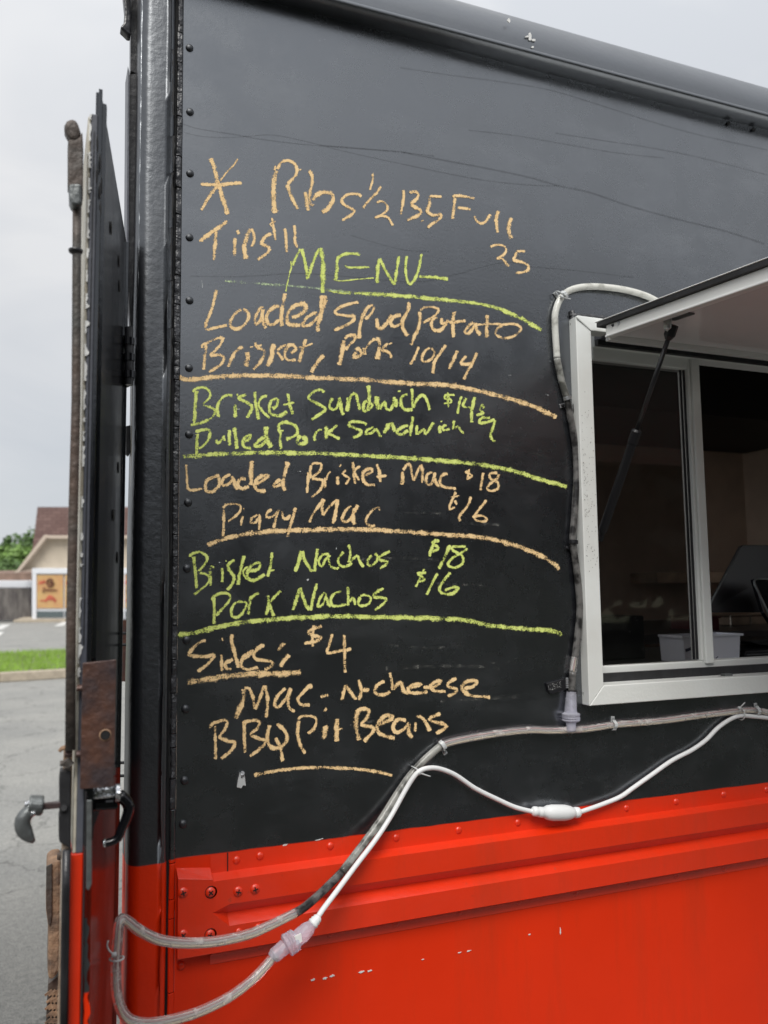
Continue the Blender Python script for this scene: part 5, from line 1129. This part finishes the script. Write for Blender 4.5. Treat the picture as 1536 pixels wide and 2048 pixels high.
# clips holding the tube: each a saddle and a tab with a screw
def clip(x, y, ang, m='tie_white', tab=(0, 0), label=None, s=.008):
    c = P(x, y, D-s); d = Vector((math.cos(ang), 0, -math.sin(ang))); nrm_ = Vector((math.sin(ang), 0, math.cos(ang)))
    t = []
    for k in range(11):
        a = math.pi*(k/10)-math.pi*0; t.append(c+nrm_*math.cos(a)*.0086+Vector((0, -math.sin(a)*.0084-.001, 0)))
    q = MB()
    for i in range(len(t)-1):
        a, b = t[i], t[i+1]; hw = d*.0035
        q.add([a-hw, a+hw, b+hw, b-hw], [(0, 1, 2, 3)])
    o = q.obj('clip', m, rope); md = o.modifiers.new('s', 'SOLIDIFY'); md.thickness = .0012
    if label: o['label'] = label
    tx, ty = tab
    if tx or ty:
        e0 = P(x+tx, y+ty, D-.003); q = MB(); q.prism([e0-d*.004-nrm_*.006, e0+d*.004-nrm_*.006, e0+d*.004+nrm_*.006, e0-d*.004+nrm_*.006], (0, .0022, 0)); q.obj('clip_tab', m, o, bevel=.0006)
        q = MB(); q.tube([e0+Vector((0, -.0002, 0)), e0+Vector((0, -.003, 0))], [.0036, .0022], 12); q.obj('clip_screw', 'zinc' if m == 'tie_white' else 'black_metal', o)
    return o
clip(1126, 591, math.radians(-42), 'tie_white', (-13, -2))
clip(1134, 797, math.radians(74), 'zinc', (-9, 14))
clip(1145.5, 1084, math.radians(95), 'black_metal', (-11, 12))
clip(1226, 1450, math.radians(5), 'tie_white', (0, -11)); clip(1512, 1421, math.radians(-8), 'tie_white', (0, -9)); clip(884, 1491, math.radians(-30), 'tie_white', (5, 12))
clip(1143, 1384, math.radians(92), 'black_metal')
# cable ties
def tie(x, y, ang, r, s, tail, m='tie_white'):
    c = P(x, y, D-s); d = Vector((math.cos(ang), 0, -math.sin(ang))); nrm_ = Vector((math.sin(ang), 0, math.cos(ang)))
    q = MB(); q.tube([c+nrm_*r*math.cos(a)+Vector((0, -r*math.sin(a), 0)) for a in [k*2*math.pi/20 for k in range(21)]], .0013, 6)
    tp = smooth([tuple(P(a, b, D-s-r-.002)) for a, b in tail], .004); q.tube(tp, .0012, 6)
    h = P(*tail[0], D-s-r-.001); q.tube([h-nrm_*.003, h+nrm_*.003], .003, 6)
    return q.obj('cable_tie', m, rope, smooth=True)
tie(836, 1541, math.radians(-55), .0125, .010, [(838, 1546), (848, 1549), (861, 1553)])
tie(1480.5, 1427, math.radians(-3), .0125, .008, [(1479, 1416), (1485, 1410), (1490, 1405)])
tie(233.5, 1917, math.radians(90), .0085, .19, [(228, 1909), (218, 1901), (214, 1890), (217, 1881)])
tie(1118, 590, math.radians(-50), .009, .008, [(1124, 594), (1134, 597), (1141, 598)])

# small screwed anchors on the sheet
q = MB(); q.prism([P(479, 1545, D-.0005), P(488, 1543, D-.0005), P(490, 1563, D-.0005), P(491, 1571, D-.0005), P(485, 1570, D-.0005), P(482, 1576, D-.0005), P(473, 1574, D-.0005), P(475, 1560, D-.0005)], (0, -.004, 0))
an = q.obj('cable_anchor', 'tie_white', bevel=.0008); tag(an, 'small white plastic cable anchor screwed below the chalk menu', 'cable anchor')
q = MB(); q.tube([P(485, 1547, D-.0046), P(485, 1547, D-.0075)], [.004, .003], 12); q.obj('screw', 'zinc', an); 
q = MB(); q.tube([P(483.5, 1554.5, D-.0047), P(483.5, 1554.5, D-.0050)], .0011, 8); q.obj('slot', 'crack', an)
q = MB(); q.prism([P(1091, 1366, D-.0005), P(1126, 1357, D-.0005), P(1129, 1378, D-.0005), P(1100, 1388, D-.0005), P(1095, 1384, D-.0005)], (0, -.006, 0))
br = q.obj('metal_bracket', 'black_metal', bevel=.001); tag(br, 'black painted metal tab beside the lower end of the vertical tube', 'bracket')
q = MB()
for k in range(6): q.tube([P(1131.5, 1357+k*3.6, D-.006), P(1136, 1357+k*3.6, D-.006)], .0016, 8)
q.obj('spring', 'zinc', br)
random.seed(2); q = MB()
for k in range(46):
    x_ = random.uniform(1096, 1122); y_ = 1368-(x_-1092)*.25+random.uniform(2, 15); c = P(x_, y_, D-.0067); r_ = random.uniform(.0003, .0008)
    q.prism([c+Vector((-r_, 0, 0)), c+Vector((r_, 0, -r_*.5)), c+Vector((0, 0, r_))], (0, -.0003, 0))
q.obj('paint_specks', 'flake_white', br, kind='stuff')

# ------------------------------------------------------------------ white power cord
cord = thing('power_cord', 'white power cord with inline box hanging below the window and tied to the tube', 'cord', tuple(P(836, 1544, D-.012)))
cpts = [(636, 1834, .10), (645, 1820, .095), (676, 1779, .075), (711, 1732, .052), (750, 1681, .032), (781, 1634, .022), (809, 1583.6, .018), (826, 1556, .020), (838, 1543, .022), (852, 1537, .022), (875, 1536.7, .018), (909, 1549, .014), (950, 1576.5, .012), (995.5, 1599, .011), (1032, 1615, .012), (1068, 1624, .014)]
q = MB(); q.tube(path(cpts), .0042, 12); q.obj('cable', 'cord_white', cord, smooth=True)
cp2 = [(1158, 1625, .014), (1201, 1610, .012), (1240, 1594, .01), (1266, 1576, .009), (1302.7, 1550, .008), (1344, 1521, .008), (1383, 1500.5, .008), (1412, 1480, .008), (1435.5, 1456, .008), (1461.5, 1438, .009), (1482, 1431.5, .010), (1508, 1433, .010), (1536, 1436, .010), (1570, 1442, .010)]
q = MB(); q.tube(path(cp2), .0042, 12); q.obj('cable', 'cord_white', cord, smooth=True)
def lathe_c(prof, m, name):
    q = MB(); q.tube([Pn(x, y, s) for x, y, s, r in prof], [r for *_, r in prof], 20); return q.obj(name, m, cord, smooth=True)
lathe_c([(1064, 1622, .015, .0052), (1067, 1622.5, .015, .0085), (1073, 1623, .015, .0088), (1075, 1623.5, .015, .0075), (1078, 1624, .015, .0092), (1084, 1624.5, .015, .0094), (1086, 1624.6, .015, .0088), (1094, 1625, .016, .0125), (1104, 1625.3, .016, .0142), (1128, 1625.4, .016, .0142), (1140, 1625.3, .016, .0120), (1146, 1625.2, .016, .0092), (1148, 1625.2, .015, .0080), (1150, 1625, .015, .0098), (1157, 1624.8, .015, .0095), (1160, 1624.6, .015, .0060)], 'cord_white', 'inline_box')
lathe_c([(624, 1849, .103, .0076), (627, 1846, .103, .0088), (629, 1844, .102, .0070), (631, 1841, .102, .0082), (633, 1839, .101, .0064), (635, 1836.5, .101, .0074), (638, 1833, .10, .0045)], 'cord_white', 'strain_relief')

# ------------------------------------------------------------------ things inside the window
ZC = P(1480, 1318, D+.16).z-.002
q = MB(); q.box((ix0+.01, D+.07, ZC-.03), (ix1-.01, D+.62, ZC)); q.obj('counter', 'counter', truck)
bY = D+.16
xa, xb, xc = P(1368, 1300, bY).x, P(1478, 1300, bY).x, P(1480.5, 1270, bY).x
ztb = P(1450, 1268, bY).z
q = MB(); q.prism([(xa, bY, ZC), (xb, bY, ZC), (xc, bY, ztb-.004), (xa-.003, bY, ztb-.004)], (0, .004, 0)); q.prism([(xa, bY+.075, ZC), (xb, bY+.075, ZC), (xc, bY+.075, ztb-.004), (xa-.003, bY+.075, ztb-.004)], (0, .004, 0))
q.prism([(xb, bY+.004, ZC), (xb, bY+.075, ZC), (xc, bY+.075, ztb-.004), (xc, bY+.004, ztb-.004)], (-.004, 0, 0)); q.prism([(xa, bY+.004, ZC), (xa, bY+.075, ZC), (xa-.003, bY+.075, ztb-.004), (xa-.003, bY+.004, ztb-.004)], (.004, 0, 0))
q.box((xa+.001, bY+.003, ZC), (xb-.001, bY+.075, ZC+.004))
bin_ = q.obj('plastic_bin', 'bin_white', bevel=.001); tag(bin_, 'white plastic bin standing behind the sliding sash on the counter', 'bin')
q = MB(); o_ = .006
q.box((xa-.003-o_, bY-.004, ztb-.005), (xc+o_, bY+.002, ztb)); q.box((xa-.003-o_, bY+.0751, ztb-.005), (xc+o_, bY+.0758, ztb)); q.box((xc, bY+.0022, ztb-.005), (xc+o_, bY+.07508, ztb)); q.box((xa-.003-o_, bY+.0022, ztb-.005), (xa-.003, bY+.07508, ztb))
q.obj('rim', 'bin_white', bin_, bevel=.0015)
q = MB(); q.tube(smooth([tuple(P(x, y, bY-.001)) for x, y in ((1436, 1313), (1432, 1318), (1442, 1320), (1445, 1326), (1441, 1330))], .002), .0008, 5); q.obj('marker_scrawl', 'ink', bin_)
q = MB(); q.tube(smooth([tuple(P(x, y, bY-.001)) for x, y in ((1370, 1301), (1376, 1299), (1383, 1296), (1388, 1293))], .003), .0035, 6); q.obj('marker_scrawl', 'ink', bin_)
# tablet till on its stand
tY = D+.20
def Pq(x, y, dy): return P(x, y, tY+dy)
q = MB(); fr_ = [Pq(1481, 1093, .0), Pq(1487, 1090, .0), Pq(1640, 1090, .10), Pq(1600, 1225, .0), Pq(1416, 1225, -.06), Pq(1413, 1222, -.06)]
q.prism(fr_, (.004, .012, .0)); tab = q.obj('tablet_till', 'black_plastic', bevel=.002); tag(tab, 'black tablet till tilted on its stand inside the serving window', 'till')
q = MB(); e = [Pq(1480, 1093, -.002), Pq(1413, 1223, -.062)]; q.tube(e, .0022, 8); q.obj('edge_trim', 'grey_metal', tab, smooth=True)
q = MB(); q.prism([Pq(1508, 1160, -.07), Pq(1513, 1158, -.07), Pq(1600, 1158, -.05), Pq(1600, 1275, -.08), Pq(1560, 1275, -.08), Pq(1528, 1225, -.09)], (0, .012, 0)); q.obj('stand', 'gloss_black', tab, bevel=.002)
q = MB(); q.tube([Pq(1540, 1158, -.072), Pq(1513, 1158, -.072), Pq(1508, 1163, -.072), Pq(1509, 1170, -.073), Pq(1536, 1225, -.092), Pq(1560, 1273, -.10)], .0024, 8); q.obj('stand_trim', 'grey_metal', tab, smooth=True)
# stacked trays right of the bin
def tray(px0, py0, py1, name, label):
    q = MB(); a = P(px0, py1, D+.17); x0 = a.x; z0 = max(a.z, ZC+.0005); z1 = P(px0, py0, D+.17).z
    q.prism([(x0, D+.17, z0), (x0+.3, D+.17, z0), (x0+.3, D+.17, z1), (x0+.006, D+.17, z1), (x0, D+.17, (z0+z1)/2)], (0, .22, 0)); o = q.obj(name, 'black_plastic', bevel=.003); tag(o, label, 'tray')
    q = MB(); q.tube([(x0+.005, D+.168, (z0+z1)/2), (x0+.3, D+.168, (z0+z1)/2+.001)], .0016, 6); q.obj('tray_lip', 'grey_metal', o); return o
tray(1490, 1302, 1325, 'serving_tray', 'thick black tray on the counter right of the white bin')
q = MB(); q.prism([P(1496, 1283, D+.22), P(1560, 1276, D+.22), P(1600, 1296, D+.22), P(1520, 1290, D+.22)], (0, .12, 0)); tag(q.obj('menu_folder', 'black_plastic', bevel=.001), 'thin dark folder lying above the black tray by the window edge', 'folder')
for (x0, x1, y0, y1, dy, mm, nm, lb_, ct) in ((1462, 1500, 1232, 1252, 1.1, 'steel_pan', 'steel_pan', 'blurry steel pan under the till at the back of the kitchen', 'pan'), (1502, 1560, 1230, 1250, 1.15, 'steel_pan', 'steel_pan', 'second steel pan further right at the back of the kitchen', 'pan'), (1422, 1438, 1236, 1262, .9, 'red_cloth', 'red_cloth', 'dark red cloth beside the sash stile deep in the kitchen', 'cloth')):
    q = MB(); a = P(x0, y1, D+dy); b = P(x1, y0, D+dy); q.box((a.x, D+dy, a.z), (b.x, D+dy+.2, b.z)); q.box((a.x-.006, D+dy-.006, b.z), (b.x+.006, D+dy+.206, b.z+.006)); tag(q.obj(nm, mm, bevel=.008), lb_, ct)
q = MB(); a = P(1430, 1262, D+.85); b = P(1600, 1262, D+.85); q.box((ix0+.01, D+.8, a.z-.03), (ix1-.01, D+1.85, a.z)); q.obj('back_counter', 'counter', truck)
q = MB(); a = P(1421, 1165, D+1.8); b = P(1475, 1145, D+1.8); q.box((a.x-.4, D+1.7, a.z), (b.x, D+1.89, b.z)); q.obj('wall_shelf', 'steel_pan', truck)
# box standing behind the glass
q = MB(); a = P(1190, 1228, D+.4); b = P(1300, 1228, D+.4); q.box((P(1205, 1300, D+.3).x, D+.3, ZC), (P(1290, 1300, D+.3).x, D+.5, P(1250, 1232, D+.3).z)); tag(q.obj('equipment_box', 'black_plastic', bevel=.004), 'squat black box on the counter behind the fixed pane', 'box')
